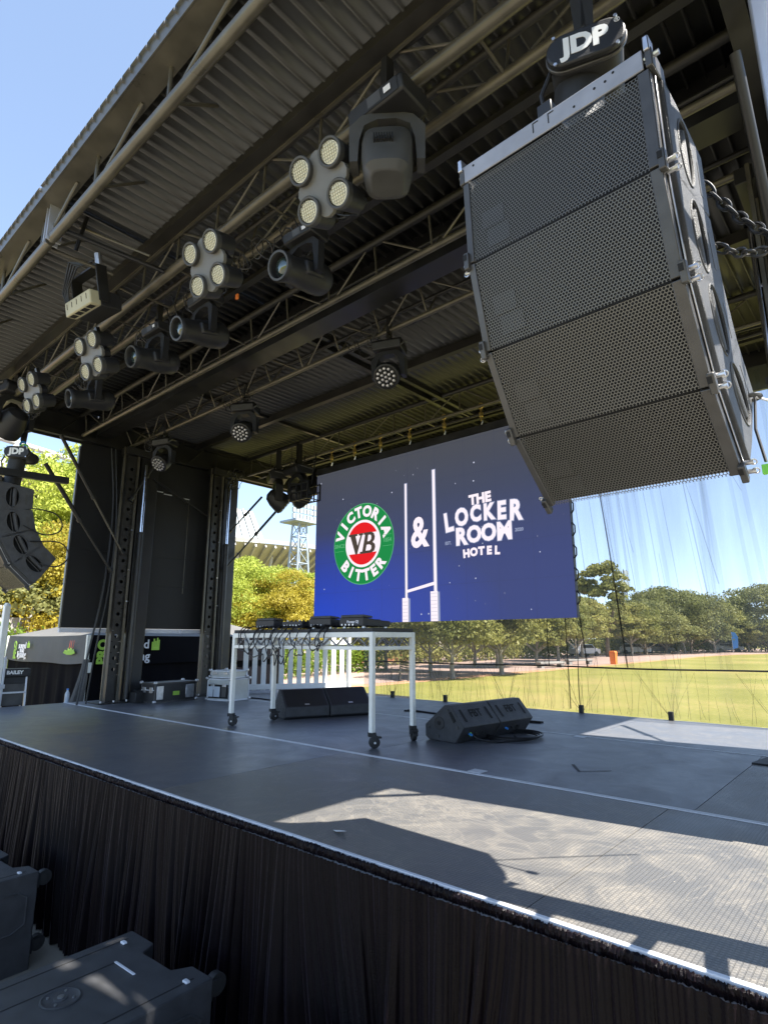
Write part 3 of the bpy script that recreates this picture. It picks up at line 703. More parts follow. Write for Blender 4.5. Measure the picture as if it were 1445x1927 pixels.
    for ch, x_, z_, s_, r_ in zip('LOCKER', xs, zz, szs, rr_):
        txt(ch, x_, z_, s_*.98, .024, rot=r_*.55, sx_=.80, m=EL, name='hotel_glow', y=YS-.004); txt(ch, x_, z_, s_*.98, .014, rot=r_*.55, sx_=.80)
    for ch, x_, z_, s_ in zip('ROOM', [-4.40,-4.19,-3.965,-3.73], [3.515,3.525,3.525,3.515], [.34,.32,.32,.34]):
        txt(ch, x_, z_, s_*.94, .022, sx_=.92, m=EL, name='hotel_glow', y=YS-.004); txt(ch, x_, z_, s_*.94, .013, sx_=.92)
    for i, ch in enumerate('HOTEL'):
        txt(ch, -4.32+i*.118, 3.29+[0,.010,.014,.010,0][i]-.01, .145, .009, rot=[.06,.03,0,-.03,-.06][i])
    txt('EST.', -4.61, 3.455, .06, .002, m=EL); txt('2020', -3.52, 3.515, .06, .002, m=EL)
    for i in range(9): # power/data looms peeking out beside the right edge
        z = SZ0+.15+i*.27; MB().tube([l3(SX1+.005, YS+.03, z), l3(SX1+.03, YS+.035, z+.04), l3(SX1+.032, YS+.035, z+.12), l3(SX1+.005, YS+.03, z+.16)], .009, 6).build('side_latch', 'cable', root)
screen()
for i, px in enumerate([-7.05, -6.5, -5.93, -5.33, -4.68, -4.05, -3.4]):
    c = empty('screen_clamp', (px, 6.66, 5.33), 'brass hoist clamp above the screen, %s from the left end' % ['first','second','third','fourth','fifth','sixth','seventh'][i], 'clamp', 'clamps between rear truss and video screen')
    MB().tube([(.035*math.cos(a), 0, .02+.04*math.sin(a)) for a in np.linspace(0, 2*math.pi, 14)[:-1]], .010, 6, True).build('hook', 'gold', c)
    MB().cyl((0,0,-.02), (0,-.0,-.20), .012, n=8).build('turnbuckle', 'gold', c); MB().cbox((0,0,-.11), (.05,.04,.07)).build('clamp_body', 'gold', c, bevel=.006)
    MB().tube([(.02,0,-.2),(0,-.01,-.28),(-.01,0,-.30)], .011, 6).build('shackle', 'zinc', c)

# ================================================================ mesh scrim behind the stage
scr = empty('mesh_backdrop', (-3.6, 7.9, 1.2), 'see-through black mesh backdrop with creases tied along the rear edge of the stage', 'backdrop')
def sc(x, z, dy=0): return (x+3.6, dy, z-1.2)
def scy(x, z): return .015*math.sin(x*5+z)+.01*math.sin(x*13)
nx, nz = 150, 20; vs = []; fs = []
for j in range(nz+1):
    for i in range(nx+1):
        x = -7.42+7.5*i/nx; z = 1.202+4.2*j/nz; vs.append(sc(x, z, scy(x, z)))
for j in range(nz):
    for i in range(nx): a = j*(nx+1)+i; fs.append((a, a+1, a+nx+2, a+nx+1))
b = MB(); b.v = vs; b.f = fs; b.build('mesh_cloth', 'scrim', scr, normals=False)
clips = [-6.72, -5.63, -4.53, -3.42, -2.30, -1.2, -.1]
rf = random.Random(5)
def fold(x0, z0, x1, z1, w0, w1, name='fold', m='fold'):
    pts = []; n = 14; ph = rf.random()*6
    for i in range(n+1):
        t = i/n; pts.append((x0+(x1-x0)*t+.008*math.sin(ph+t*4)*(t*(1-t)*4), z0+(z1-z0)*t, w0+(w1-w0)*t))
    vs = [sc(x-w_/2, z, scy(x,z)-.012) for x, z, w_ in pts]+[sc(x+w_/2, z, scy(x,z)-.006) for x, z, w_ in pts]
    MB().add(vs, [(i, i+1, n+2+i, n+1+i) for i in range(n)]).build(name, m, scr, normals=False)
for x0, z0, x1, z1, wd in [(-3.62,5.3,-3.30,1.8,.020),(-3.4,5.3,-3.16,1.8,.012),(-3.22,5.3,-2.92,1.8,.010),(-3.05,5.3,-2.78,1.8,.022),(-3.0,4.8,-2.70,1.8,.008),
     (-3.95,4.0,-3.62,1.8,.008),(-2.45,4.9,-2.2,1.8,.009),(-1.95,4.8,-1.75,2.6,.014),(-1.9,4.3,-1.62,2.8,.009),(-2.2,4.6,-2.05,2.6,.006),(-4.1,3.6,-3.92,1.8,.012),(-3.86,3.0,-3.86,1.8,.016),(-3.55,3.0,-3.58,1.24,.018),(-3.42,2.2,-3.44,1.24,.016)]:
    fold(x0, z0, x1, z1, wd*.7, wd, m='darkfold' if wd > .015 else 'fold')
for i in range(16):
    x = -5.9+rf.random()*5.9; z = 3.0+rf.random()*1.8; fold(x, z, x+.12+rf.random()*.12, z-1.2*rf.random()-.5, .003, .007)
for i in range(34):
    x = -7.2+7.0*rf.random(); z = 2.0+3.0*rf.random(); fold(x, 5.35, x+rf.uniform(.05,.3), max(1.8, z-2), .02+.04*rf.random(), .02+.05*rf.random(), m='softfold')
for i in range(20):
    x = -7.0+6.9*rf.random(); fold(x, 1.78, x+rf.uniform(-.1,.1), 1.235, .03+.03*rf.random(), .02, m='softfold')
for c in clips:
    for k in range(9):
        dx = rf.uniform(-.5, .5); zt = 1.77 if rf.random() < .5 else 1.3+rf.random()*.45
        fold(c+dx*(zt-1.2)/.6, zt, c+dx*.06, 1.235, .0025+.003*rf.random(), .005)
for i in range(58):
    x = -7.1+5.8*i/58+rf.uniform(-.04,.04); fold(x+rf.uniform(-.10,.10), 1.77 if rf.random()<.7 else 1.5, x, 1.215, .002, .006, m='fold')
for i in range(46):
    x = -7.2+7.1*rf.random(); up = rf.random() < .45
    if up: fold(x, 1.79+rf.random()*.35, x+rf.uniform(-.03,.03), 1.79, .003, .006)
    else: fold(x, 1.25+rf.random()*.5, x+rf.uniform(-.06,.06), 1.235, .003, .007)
MB().tube([sc(-7.42+7.5*t, 1.775+.03*t+.006*math.sin(t*17), -.02) for t in np.linspace(0,1,40)], .011, 6).build('hem_rope', 'cable', scr)
for c in clips: MB().cbox(sc(c, 1.25, -.03), (.055, .05, .10)).build('clip', 'rubber', scr, bevel=.004)

# ================================================================ line arrays
K = .78; BW, BH, BD = 1.0*K, .485*K, .50
TILT = [R(3), R(15), R(30.5), R(48)]
def make_box(label):
    r = empty('line_array_speaker', (0,0,0), label, 'speaker', 'line array speakers')
    w = BW/2; h = BH-.006
    side = [(.072,-.003),(.20,-.006),(BD,-.055),(BD,-h+.055),(.20,-h+.003),(.072,-h)]
    cb = MB().prism(side, -w-.006, w+.016, 'x').build('cabinet', 'array_paint', r, bevel=.005)
    hole = [(.255+.075*math.cos(2*math.pi*k/24), -h/2+.125*math.sin(2*math.pi*k/24)) for k in range(24)]
    carve(cb, [MB().prism(hole, w-.07, w+.05, 'x'), MB().prism(hole, -w-.05, -w+.07, 'x')])
    MB().add([(-w+.03,0,-.004),(w-.045,0,-.004),(w-.045,0,-h),(-w+.03,0,-h)], [(0,3,2,1)]).build('grille', 'grille', r, normals=False)
    MB().box((-w+.03,.030,-h), (w-.045,.0705,-.004)).build('baffle', 'darkgap', r)
    for dx, dz in ((-.27,-.20), (-.25,-.29)): MB().cbox((dx,.022,dz), (.10,.012,.075)).build('horn', 'plastic', r)
    for q in ((-w, -w+.030), (w-.045, w-.004)):
        MB().box((q[0],-.006,-h), (q[1],.034,-.002)).build('front_rail', 'rail_steel', r, bevel=.003)
    MB().box((w-.0035,.036,-h), (w+.0,.071,-.002)).build('side_plate', 'rail_steel', r, bevel=.002)
    MB().box((w,.030,-h+.01), (w+.004,.036,-.012)).build('edge_highlight', 'zinc', r, bevel=.001)  # bright strip standing in for the highlight along the cabinet edge
    MB().box((-w+.0,.036,-h), (-w+.004,.071,-.002)).build('side_plate', 'rail_steel', r, bevel=.002)
    for s in (-1, 1):
        # handle set into the carved recess
        x0 = (w+.016) if s > 0 else (-w-.006)
        MB().tube([(x0+s*.001, .255+.082*math.cos(a), -h/2+.133*math.sin(a)) for a in np.linspace(0,2*math.pi,29)[:-1]], .0035, 6, True).build('handle_rim', 'array_paint', r)
        MB().cyl((x0-s*.028,.287,-h/2-.115), (x0-s*.028,.287,-h/2+.115), .026, n=14).build('handle_grip', 'array_paint', r)
        MB().box((x0-s*.03-.004,.235,-h/2-.12), (x0-s*.03+.004,.247,-h/2+.12)).build('handle_bar', 'rail_steel', r, bevel=.002)
        MB().box((x0-.0015,.40,-h/2-.09), (x0+s*.001+.0005,.43,-h/2+.05)).build('rear_label', 'plastic_grey', r)
        # rigging hardware at the joint
        z = -h
        MB().box((s*w-.012,-.022,z-.03), (s*w+.012,.01,z+.045)).build('link_plate', 'rail_steel', r, bevel=.004)
        MB().box((s*w-.012,-.024,z+.01), (s*w+.004,-.0222,z+.035)).build('link_slot', 'darkgap', r)
        for zz_ in (-.016, .024):
            MB().cyl((s*w,.03,z+zz_), (s*(w+.034),.03,z+zz_), .009, n=8).build('locking_pin', 'zinc', r)
            MB().tube([(s*(w+.032)+s*.012*math.cos(a), .03, z+zz_+.012*math.sin(a)) for a in np.linspace(0,2*math.pi,11)[:-1]], .0025, 5, True).build('pin_ring', 'zinc', r)
    return r
def joints(P0):
    P = Vector(P0); out = [P.copy()]
    for a in TILT: P = P+BH*Vector((0, math.sin(a), -math.cos(a))); out.append(P.copy())
    return out
ORD = ['top', 'second', 'third', 'bottom']
proto = None
def array(px, py, pz, yaw, side):
    global proto
    J = joints((0,0,0))
    for i in range(4):
        lab = '%s speaker of the %s hanging line array, with a black honeycomb grille' % (ORD[i], side)
        p = Vector((px,py,pz))+RZ(yaw) @ J[i]; rot = (RZ(yaw) @ RX(TILT[i])).to_euler()
        if proto is None:
            proto = make_box(lab); proto.location = p; proto.rotation_euler = rot
        else: dup(proto, p, rot, lab)
    fr = empty('rigging_frame', (px,py,pz), 'flat steel flying frame on top of the %s line array' % side, 'rigging frame')
    fr.rotation_euler = (RZ(yaw) @ RX(TILT[0])).to_euler(); w = BW/2
    MB().box((-w,-.008,.004), (w-.02,.0,.082)).build('front_plate', 'frame_grey' if side=='near' else 'rail_steel', fr, bevel=.003)
    MB().box((-w,.0,.070), (w-.02,.03,.076)).build('top_lip', 'rail_steel', fr)
    for s in (-1, 1):
        MB().box((s*w-.012,-.012,.0), (s*w+.012,.12,.07)).build('side_arm', 'rail_steel', fr, bevel=.004)
        MB().box((s*w-.012,-.02,.06), (s*w+.008,.03,.115)).build('lug', 'zinc', fr, bevel=.004)
        MB().cyl((s*w-.02,.01,.05), (s*w+.03,.01,.05), .010, n=8).build('locking_pin', 'zinc', fr)
    if side != 'near': MB().box((w-.10,-.02,.10), (w-.02,.95,.19)).build('beam', 'black_steel', fr, bevel=.004)
    MB().box((-.03,-.0,.085), (.03,.46,.14)).build('spine', 'black_steel', fr, bevel=.004)
    for x in (-.05, .015): MB().box((x,-.0095,.03), (x+.004,-.0085,.07)).build('slot', 'darkgap', fr); MB().box((x,-.0095,.068), (x+.025,-.0085,.072)).build('slot', 'darkgap', fr)
    for x, z in ((.2,.05),(.24,.05),(.27,.065),(-.33,.06),(.12,.03)): MB().cyl((x,-.0095,z), (x,-.007,z), .005, n=8).build('bolt_hole', 'darkgap', fr)
array(-.78, 1.837, 4.061, R(-2.1), 'near')
array(-8.80, 2.06, 4.12, R(2.1), 'far left')

def hoist(p, label, mir=1):
    r = empty('chain_hoist', p, label, 'hoist', 'chain hoists above the line arrays')
    def oval(wd, hh, n=12):
        return [(wd/2-hh/2+hh/2*math.cos(a), hh/2*math.sin(a)) for a in np.linspace(-math.pi/2, math.pi/2, n)]+[(-wd/2+hh/2+hh/2*math.cos(a), hh/2*math.sin(a)) for a in np.linspace(math.pi/2, 3*math.pi/2, n)]
    MB().prism(oval(.31,.155), -.01, .02, 'y').build('end_cover', 'plastic', r, bevel=.008)
    MB().prism(oval(.32,.165), .02, .035, 'y').build('cover_flange', 'rail_steel', r, bevel=.003)
    MB().prism(oval(.29,.145), .035, .30, 'y').build('motor_body', 'rubber', r, bevel=.015)
    MB().prism(oval(.31,.155), .30, .36, 'y').build('gearbox', 'plastic', r, bevel=.01)
    MB().cyl((-.04,.16,-.05), (-.07,.16,-.42), .105, .10, n=20).build('chain_can', 'rubber', r, bevel=.012)
    for x, z in ((-.12,.066),(.12,.066),(-.12,-.066),(.12,-.066)): MB().cyl((x,-.016,z), (x,-.01,z), .008, n=6).build('screw', 'zinc', r)
    text_mb('JDP', .115, frame((0,-.0115,0), (1,0,0), (0,0,1)), .002, .006).build('logo_text', 'white', r, smooth=False)
    text_mb('®', .03, frame((.125,-.0115,.045), (1,0,0), (0,0,1)), .002, .0).build('registered_mark', 'white', r, smooth=False)
    MB().tube([(-.145,.05,-.03),(-.19,.06,-.12),(-.18,.08,-.22),(-.12,.1,-.30)], .010, 8).build('power_cable', 'cable', r)
    MB().cyl((.0,.16,.07), (.0,.16,.12), .03, n=12).build('hook_block', 'orange', r)
    MB().tube([(.035*math.cos(a), .16, .15+.04*math.sin(a)) for a in np.linspace(0,2*math.pi,14)[:-1]], .014, 7, True).build('shackle', 'blue', r)
    for s in (-1, 1): MB().bar((s*.01,.16,.17), (s*.05,.16,.95), .05, .012, (0,1,0)).build('sling', 'rubber', r)
    MB().tube([(.045*math.cos(a)+.02, .155, .12+.03*math.sin(a)) for a in np.linspace(0,5,14)], .012, 7).build('cable_tie', 'hivis' if mir<0 else 'white_vinyl', r)
    return r
hn = hoist((-.655, 1.99, 4.535), 'black chain hoist lettered in white above the near speaker array'); hn.rotation_euler = (0, 0, R(18))
hl = hoist((-8.58, 2.36, 4.60), 'black chain hoist lettered in white above the far left speaker array', -1)
hl.rotation_euler = (0, 0, R(52))
def chain(pts, label, n):
    pts = [Vector(p) for p in pts]; r = empty('chain', pts[0], label, 'chain', 'steel chains behind the near speaker array')
    # sample
    P = []
    for i in range(n+1):
        t = i/n*(len(pts)-1); k = min(int(t), len(pts)-2); P.append(pts[k].lerp(pts[k+1], t-k))
    for i in range(n):
        a, c = P[i]-pts[0], P[i+1]-pts[0]; d = (c-a); ln = d.length*.72; d.normalize(); mid = (a+c)/2
        u = d.cross(Vector((0,1,0))).normalized() if i % 2 else Vector((0,1,0)).cross(d).cross(d).normalized()*-1
        loop = []
        for q in range(14):
            an = 2*math.pi*q/14; loop.append(mid+d*(math.cos(an)*ln*.95)+u*(math.sin(an)*.019))
        MB().tube(loop, .0065, 6, True).build('link', 'rail_steel' if 'lower' in label else 'plastic', r)
chain([(-.50,2.62,4.38),(-.385,2.62,4.08),(-.29,2.62,3.90),(-.19,2.62,3.76),(-.02,2.62,3.6)], 'upper dark steel chain sagging behind the near speaker array', 15)
chain([(-.44,2.62,3.86),(-.345,2.62,3.765),(-.28,2.62,3.725),(-.19,2.62,3.70),(-.02,2.62,3.74)], 'lower bright steel chain behind the near speaker array', 9)
gy = empty('tether_rope', (-.33,2.62,3.08), 'thin rope tied round the third near speaker and pulled off to the right', 'rope')
MB().tube([(0,0,.02),(.15,.2,-.02),(.4,.5,-.08)], .005, 6).build('line', 'white_vinyl', gy); MB().tube([(.03*math.cos(a)-.01,.03*math.sin(a),.02) for a in np.linspace(0,6,12)], .009, 6).build('knot', 'rail_steel', gy)
MB().tube([(.0,0,.02),(-.01,-.02,-.12),(.01,-.03,-.26)], .006, 6).build('tail', 'rail_steel', gy); MB().cbox((.01,-.03,-.29),(.03,.03,.035)).build('green_tag', 'hivis', gy)

# ================================================================ lights
def clamp(r, z=0):
    MB().tube([(0, .05*math.cos(a), z+.0+.05*math.sin(a)) for a in np.linspace(-2.6, 2.9, 12)], .012, 6).build('hook_clamp', 'black_steel', r)
def blinder(p, label, rz=0):
    r = empty('four_lamp_blinder', p, label, 'stage light', 'four-lamp blinders on the front truss', rot=(R(20),0,rz))
    s = .128
    body = MB()
    # waisted X plate
    pts = []
    for k in range(32):
        a = 2*math.pi*k/32; c = abs(math.cos(2*(a)))  # lamps on diagonals
        rad = .150+.06*c**2
        pts.append((rad*math.cos(a), rad*math.sin(a)))
    body.prism(pts, -.012, .02, 'y'); body.build('star_plate', 'blinder_grey', r, bevel=.004)
    MB().prism([(x*.8, z*.8) for x, z in pts], .02, .11, 'y').build('rear_housing', 'plastic', r, bevel=.01)
    for a, c in ((-1,1),(1,1),(-1,-1),(1,-1)):
        x, z = a*s, c*s
        h = MB().lathe([(0,.088),(-.045,.092),(-.05,.086),(-.048,.076),(-.02,.070),(-.02,.0)], (x,0,z), (0,1,0), 24)
        h.build('lamp_ring', 'plastic_grey', r)
        MB().cyl((x,0,z), (x,.15,z), .089, .075, 24).build('lamp_can', 'plastic', r)
        MB().lathe([(-.034,.068),(-.040,.050),(-.043,.0)], (x,0,z), (0,1,0), 20).build('lamp_lens', 'lenswarm', r)
    MB().box((-.02,.10,.05), (.02,.14,.30)).build('bracket', 'black_steel', r)
    for a, c in ((-1,1),(1,1),(-1,-1),(1,-1)):
        x, z = a*s, c*s; b_ = MB()
        for k in range(-3,4):
            hl_ = math.sqrt(max(0, .064**2-(k*.018)**2))
            b_.box((x+k*.018-.0012,-.048,z-hl_),(x+k*.018+.0012,-.044,z+hl_)); b_.box((x-hl_,-.0485,z+k*.018-.0012),(x+hl_,-.0445,z+k*.018+.0012))
        b_.build('lamp_grid', 'cream', r)
    return r
W_B = [(-2.24,2.0,4.80,'first four-lamp blinder from the right, large and nearest'), (-3.47,2.0,4.83,'second four-lamp blinder from the right, above a spot head'),
       (-5.42,2.0,4.77,'third four-lamp blinder from the right, in the left half of the front truss'), (-7.0,2.0,4.86,'fourth and leftmost four-lamp blinder on the front truss')]
b0 = None
for x, y, z, lab in W_B:
    if b0 is None: b0 = blinder((x,y,z), lab, R(4)); b0.scale = (.93,)*3
    else: dup(b0, (x,y,z), None, lab)
def moving_base(r, tilt=0, wd=.17, screen_=True):
    MB().box((-.02,-.03,-.06), (.02,.03,.24)).build('clamp_stem', 'black_steel', r)
    poly = [(-.12,-.075),(-.10,-.155),(.11,-.155),(.13,-.09),(.10,-.045),(-.08,-.045)]
    MB().prism(poly, -wd, wd, 'x').build('base', 'plastic', r, bevel=.012)
    if screen_:
        MB().add([(-wd+.03,-.122,-.080),(wd-.03,-.122,-.080),(wd-.03,-.106,-.148),(-wd+.03,-.106,-.148)], [(0,1,2,3)]).build('control_panel', 'plastic', r)
        MB().add([(-.04,-.1245,-.088),(.05,-.1245,-.088),(.05,-.110,-.14),(-.04,-.110,-.14)], [(0,1,2,3)]).build('display_window', 'rail_steel', r)
        MB().add([(.075,-.1245,-.10),(.12,-.1245,-.10),(.12,-.116,-.128),(.075,-.116,-.128)], [(0,1,2,3)]).build('badge', 'white_vinyl', r)
def yoke(r, hw, drop, z0=-.155, wd=.07, m='plastic', mx=None):
    pts = [(-hw-.03,z0-drop-.05),(-hw+.012,z0-drop-.05),(-hw+.02,z0-drop+.08),(-hw+.045,z0-.07),(-.05,z0-.035),(.05,z0-.035),(hw-.045,z0-.07),(hw-.02,z0-drop+.08),(hw-.012,z0-drop-.05),(hw+.03,z0-drop-.05),(hw+.034,z0-.08),(hw-.03,z0-.01),(.07,z0+.005),(-.07,z0+.005),(-hw+.03,z0-.01),(-hw-.034,z0-.08)]
    b = MB(mx)
    # build as two L halves to keep faces convex-ish
    n = len(pts)
    outer = [pts[15], pts[14], pts[13], pts[12], pts[11], pts[10]]; inner = [pts[2], pts[3], pts[4], pts[5], pts[6], pts[7]]
    o2 = [pts[0]]+outer+[pts[9]]; i2 = [pts[1]]+inner+[pts[8]]
    for k in range(len(o2)-1):
        q = [o2[k], o2[k+1], i2[k+1], i2[k]]; b.prism(q, -wd/2, wd/2, 'y')
    b.build('yoke', m, r)
def spot(p, label, pan=0, tilt=R(14)):
    r = empty('moving_head_spot', p, label, 'stage light', 'moving head spots under the front truss', rot=(0,0,pan))
    moving_base(r); yoke(r, .165, .30); clamp(r)
    mx = T((0,0,-.46)) @ RX(tilt)
    h = MB(mx); h.lathe([(-.24,.098),(-.295,.108),(-.30,.118),(-.285,.127),(-.26,.127),(-.22,.118),(-.12,.112),(-.05,.128),(.10,.142),(.20,.140),(.25,.11)], (0,0,0), (0,1,0), 22, False); h.build('head', 'plastic', r)
    MB(mx).lathe([(-.306,.122),(-.306,.104),(-.285,.102),(-.285,.122)], (0,0,0), (0,1,0), 24, False, False).build('lens_ring', 'plastic_grey', r)
    MB(mx).lathe([(-.243,.095),(-.246,.0)], (0,0,0), (0,1,0), 22).build('lens_recess', 'darkgap', r)
    MB(mx).lathe([(-.247,.080),(-.262,.070),(-.275,.045),(-.281,.015),(-.282,.0)], (0,0,0), (0,1,0), 18).build('lens', 'lens', r)
    for k in range(5): MB(mx).lathe([(.06+k*.026,.137),(.07+k*.026,.137)], (0,0,0), (0,1,0), 22).build('cooling_fin', 'plastic_grey', r)
    MB(mx).box((-.145,-.10,-.06), (.145,.10,.06)).build('side_hub', 'plastic', r, bevel=.02)
    return r
W_S = [(-2.92,2.45,5.12,'nearest spot head with round glass lens, below the first blinder', 3), (-4.25,2.45,5.15,'second spot head from the right, below the second blinder', 0),
       (-5.08,2.45,5.17,'third spot head from the right, hanging alone between two blinders', 4), (-6.48,2.45,5.16,'leftmost spot head with round lens, below the third blinder', -3)]
s0 = None
for x, y, z, lab, pa in W_S:
    if s0 is None: s0 = spot((x,y,z), lab, R(pa)); s0.scale = (.84,)*3
    else: dup(s0, (x,y,z), (0,0,R(pa)), lab)
# big profile head, back turned
r = empty('moving_head_profile', (-1.87,2.16,5.29), 'largest moving head, its vented back turned to the viewer, right of the first blinder', 'stage light'); r.scale = (1.1,1.1,1.1)
moving_base(r, wd=.19); PAN = RZ(R(38)); yoke(r, .165, .24, wd=.10, m='plastic_grey', mx=PAN); clamp(r)
HM = PAN @ T((0,-.0,-.40)) @ RX(R(-12))
hd = MB(HM)
prof = [(-.06,.10,.075),(-.02,.128,.10),(.06,.135,.125),(.16,.132,.13),(.25,.115,.115),(.285,.08,.08)]
vs = []; N = 20
for z_, rx_, ry_ in prof:
    for k in range(N):
        a = 2*math.pi*k/N; c, s_ = math.cos(a), math.sin(a); e_ = .55
        vs.append((rx_*abs(c)**e_*(1 if c>0 else -1), ry_*abs(s_)**e_*(1 if s_>0 else -1), .10-z_))
fs = [(j*N+k, j*N+(k+1)%N, (j+1)*N+(k+1)%N, (j+1)*N+k) for j in range(5) for k in range(N)]+[tuple(range(N)), tuple(range(5*N,6*N))]
hd.add(vs, fs); hd.build('head', 'plastic_grey', r, bevel=.006)
for k in range(8): MB(HM).box((-.065+k*.013,-.1455,-.045), (-.058+k*.013,-.118,.005)).build('vent_slot', 'darkgap', r)

def wash(p, label, pan, tilt, group='round wash heads on the second truss', sc_=1.0):
    r = empty('moving_head_wash', p, label, 'stage light', group, rot=(0,0,pan)); r.scale = (sc_,)*3
    moving_base(r, wd=.15, screen_=False); yoke(r, .14, .22, wd=.09); clamp(r)
    for s in (-1,1):
        MB().tube([(s*.15,-.10,-.14),(s*.19,-.08,-.10),(s*.15,.06,-.07)], .009, 6).build('carry_handle', 'plastic_grey', r)
    mx = T((0,0,-.38)) @ RX(tilt)
    MB(mx).lathe([(-.13,.105),(-.12,.125),(-.08,.128),(.02,.115),(.10,.085),(.13,.04)], (0,0,0), (0,1,0), 22).build('head', 'plastic', r)
    MB(mx).lathe([(-.131,.112),(-.128,.0)], (0,0,0), (0,1,0), 20).build('face', 'darkgap', r)
    cells = [(0,0)]+[(.042*math.cos(R(60*k+30)), .042*math.sin(R(60*k+30))) for k in range(6)]+[(.083*math.cos(R(30*k)), .083*math.sin(R(30*k))) for k in range(12)]
    for cx, cz in cells:
        MB(mx).lathe([(-.131,.0175),(-.141,.012),(-.143,0)], (cx,0,cz), (0,1,0), 8).build('lens_cell', 'lenswarm' if False else 'zinc', r)
    return r
w0 = wash((-3.66,4.25,5.24), 'honeycomb wash head nearest the speaker array, largest on the second truss', R(22), R(38), sc_=1.05)
def dupw(p, rot, lab, sc_=1.05):
    c = dup(w0, p, rot, lab); c.scale = (sc_,)*3; return c
dupw((-6.17,4.25,5.24), (0,0,R(30)), 'middle honeycomb wash head on the second truss')
dupw((-8.25,4.25,5.24), (0,0,R(20)), 'leftmost honeycomb wash head on the second truss, in front of the dark end wall')
dupw((-8.55,2.25,5.55), (0,0,R(-75)), 'wash head at the far left end of the front truss above the left array', 1.5)
dupw((-8.30,6.5,5.22), (0,0,R(150)), 'dark wash head on the rear truss, left of its twin, against the sky', 1.5)
dupw((-7.72,6.5,5.22), (0,0,R(170)), 'dark wash head on the rear truss, next to the screen corner', 1.5)
cg = empty('lamp_cage', (-7.47,6.45,4.62), 'dark open lamp cage hanging under the rear truss beside the screen', 'lamp cage')
for z in (-.14, .0, .14):
    for y in (-.14,.14): MB().box((-.22,y-.008,z-.010),(.22,y+.008,z+.010)).build('rail','black_steel',cg)
for x in (-.22,-.07,.07,.22):
    for y in (-.14,.14): MB().box((x-.010,y-.010,-.14),(x+.010,y+.010,.14)).build('bar','black_steel',cg)
    MB().box((x-.008,-.14,-.15),(x+.008,.14,-.135)).build('cross_bar','black_steel',cg)
for x in (-.15,.15): MB().cyl((x,0,.14),(x,.1,.72),.012,n=8).build('drop_rod','black_steel',cg)
# strobe / blinder bar
r = empty('strobe_light', (-5.10,1.80,5.07), 'cream faced strobe light with four square cells under the front edge of the roof', 'stage light', rot=(R(12),0,R(6)))
MB().box((-.21,-.10,-.065), (.21,.0,.065)).build('cream_front', 'cream', r, bevel=.012)
for k in range(4): MB().box((-.185+k*.095,-.085,-.0665), (-.11+k*.095,-.03,-.064)).build('cell', 'darkgap', r, bevel=.004)
for k in range(5): MB().box((-.17+k*.08,-.103,-.01), (-.165+k*.08,-.099,.04)).build('front_slot', 'darkgap', r)
MB().box((-.20,.0,-.06), (.20,.20,.09)).build('housing', 'plastic', r, bevel=.01)
MB().box((.20,-.02,-.02), (.215,.08,.30)).build('yoke_arm', 'black_steel', r, bevel=.004); MB().box((-.215,-.02,-.02), (-.20,.08,.30)).build('yoke_arm', 'black_steel', r, bevel=.004)
MB().box((-.215,-.02,.295), (.215,.08,.31)).build('yoke_bridge', 'black_steel', r); MB().cyl((.18,.03,.3), (.18,.03,.42), .03, n=10).build('clamp_body', 'zinc', r)
for q in range(4): MB().tube([(.15-.02*q,.0,.36),(-.05-.04*q,-.04,.36+.03*q),(-.20-.03*q,-.06,.2),(-.22-.01*q,-.05,.05),(-.14,-.02,.07)], .008, 6).build('cable_loop', 'cable', r)
MB().cbox((-.10,-.03,.085),(.03,.03,.03)).build('connector', 'gold', r)

# cable looms tied along the trusses
rc = random.Random(11)
def loom(x, y, z, n, label, spread=.25, m='cable'):
    r = empty('cable_bundle', (x,y,z), label, 'cable', 'cable bundles on the trusses')
    for i in range(n):
        p = []; a0 = rc.random()*6; rad = .05+.09*rc.random(); cx = rc.uniform(-spread, spread); cz = rc.uniform(-.12,.10)
        for k in range(22):
            a = a0+k*.5; p.append((cx+rad*math.cos(a)*(1+.3*math.sin(k)), rc.uniform(-.02,.02)+.05*math.sin(a*.6), cz+rad*.9*math.sin(a)))
        MB().tube(p, .006, 5).build('loop', m, r)
for (x, y, z, n, lab) in [(-2.75,2.5,5.15,5,'tangle of black cable between the first blinder and the big profile head'), (-3.95,2.5,5.22,6,'tangle of black cable right of the second blinder'),
    (-5.45,2.55,5.22,7,'tangle of black cable behind the third blinder'), (-6.95,2.55,5.25,8,'tangle of black cable right of the leftmost blinder'), (-3.35,2.5,5.25,4,'cable coil over the nearest spot head'),
    (-4.8,2.55,5.3,5,'cable coil over the second spot head'), (-8.3,2.4,5.2,7,'tangle of cable near the far left end of the front truss'),
    (-3.9,4.2,5.32,4,'cable loops on the second truss beside the nearest wash head'), (-6.3,4.2,5.3,4,'cable loops on the second truss over the middle wash head'), (-8.6,4.2,5.2,5,'cable loops on the second truss at the column head'),
    (-8.0,6.55,5.25,8,'cable tangle over the two rear wash heads'), (-8.9,5.9,5.0,5,'cable loops at the head of the rear left column')]:
    loom(x, y, z, n, lab)
def smooth(pts, k=5):
    P = [Vector(p) for p in pts]
    if len(P) < 3: return P
    P = [P[0]*2-P[1]]+P+[P[-1]*2-P[-2]]; out = []
    for i in range(1, len(P)-2):
        a, b_, c, d = P[i-1], P[i], P[i+1], P[i+2]
        for j in range(k):
            t = j/k; out.append(.5*((2*b_)+(c-a)*t+(2*a-5*b_+4*c-d)*t*t+(3*b_-a-3*c+d)*t*t*t))
    out.append(P[-2]); return out
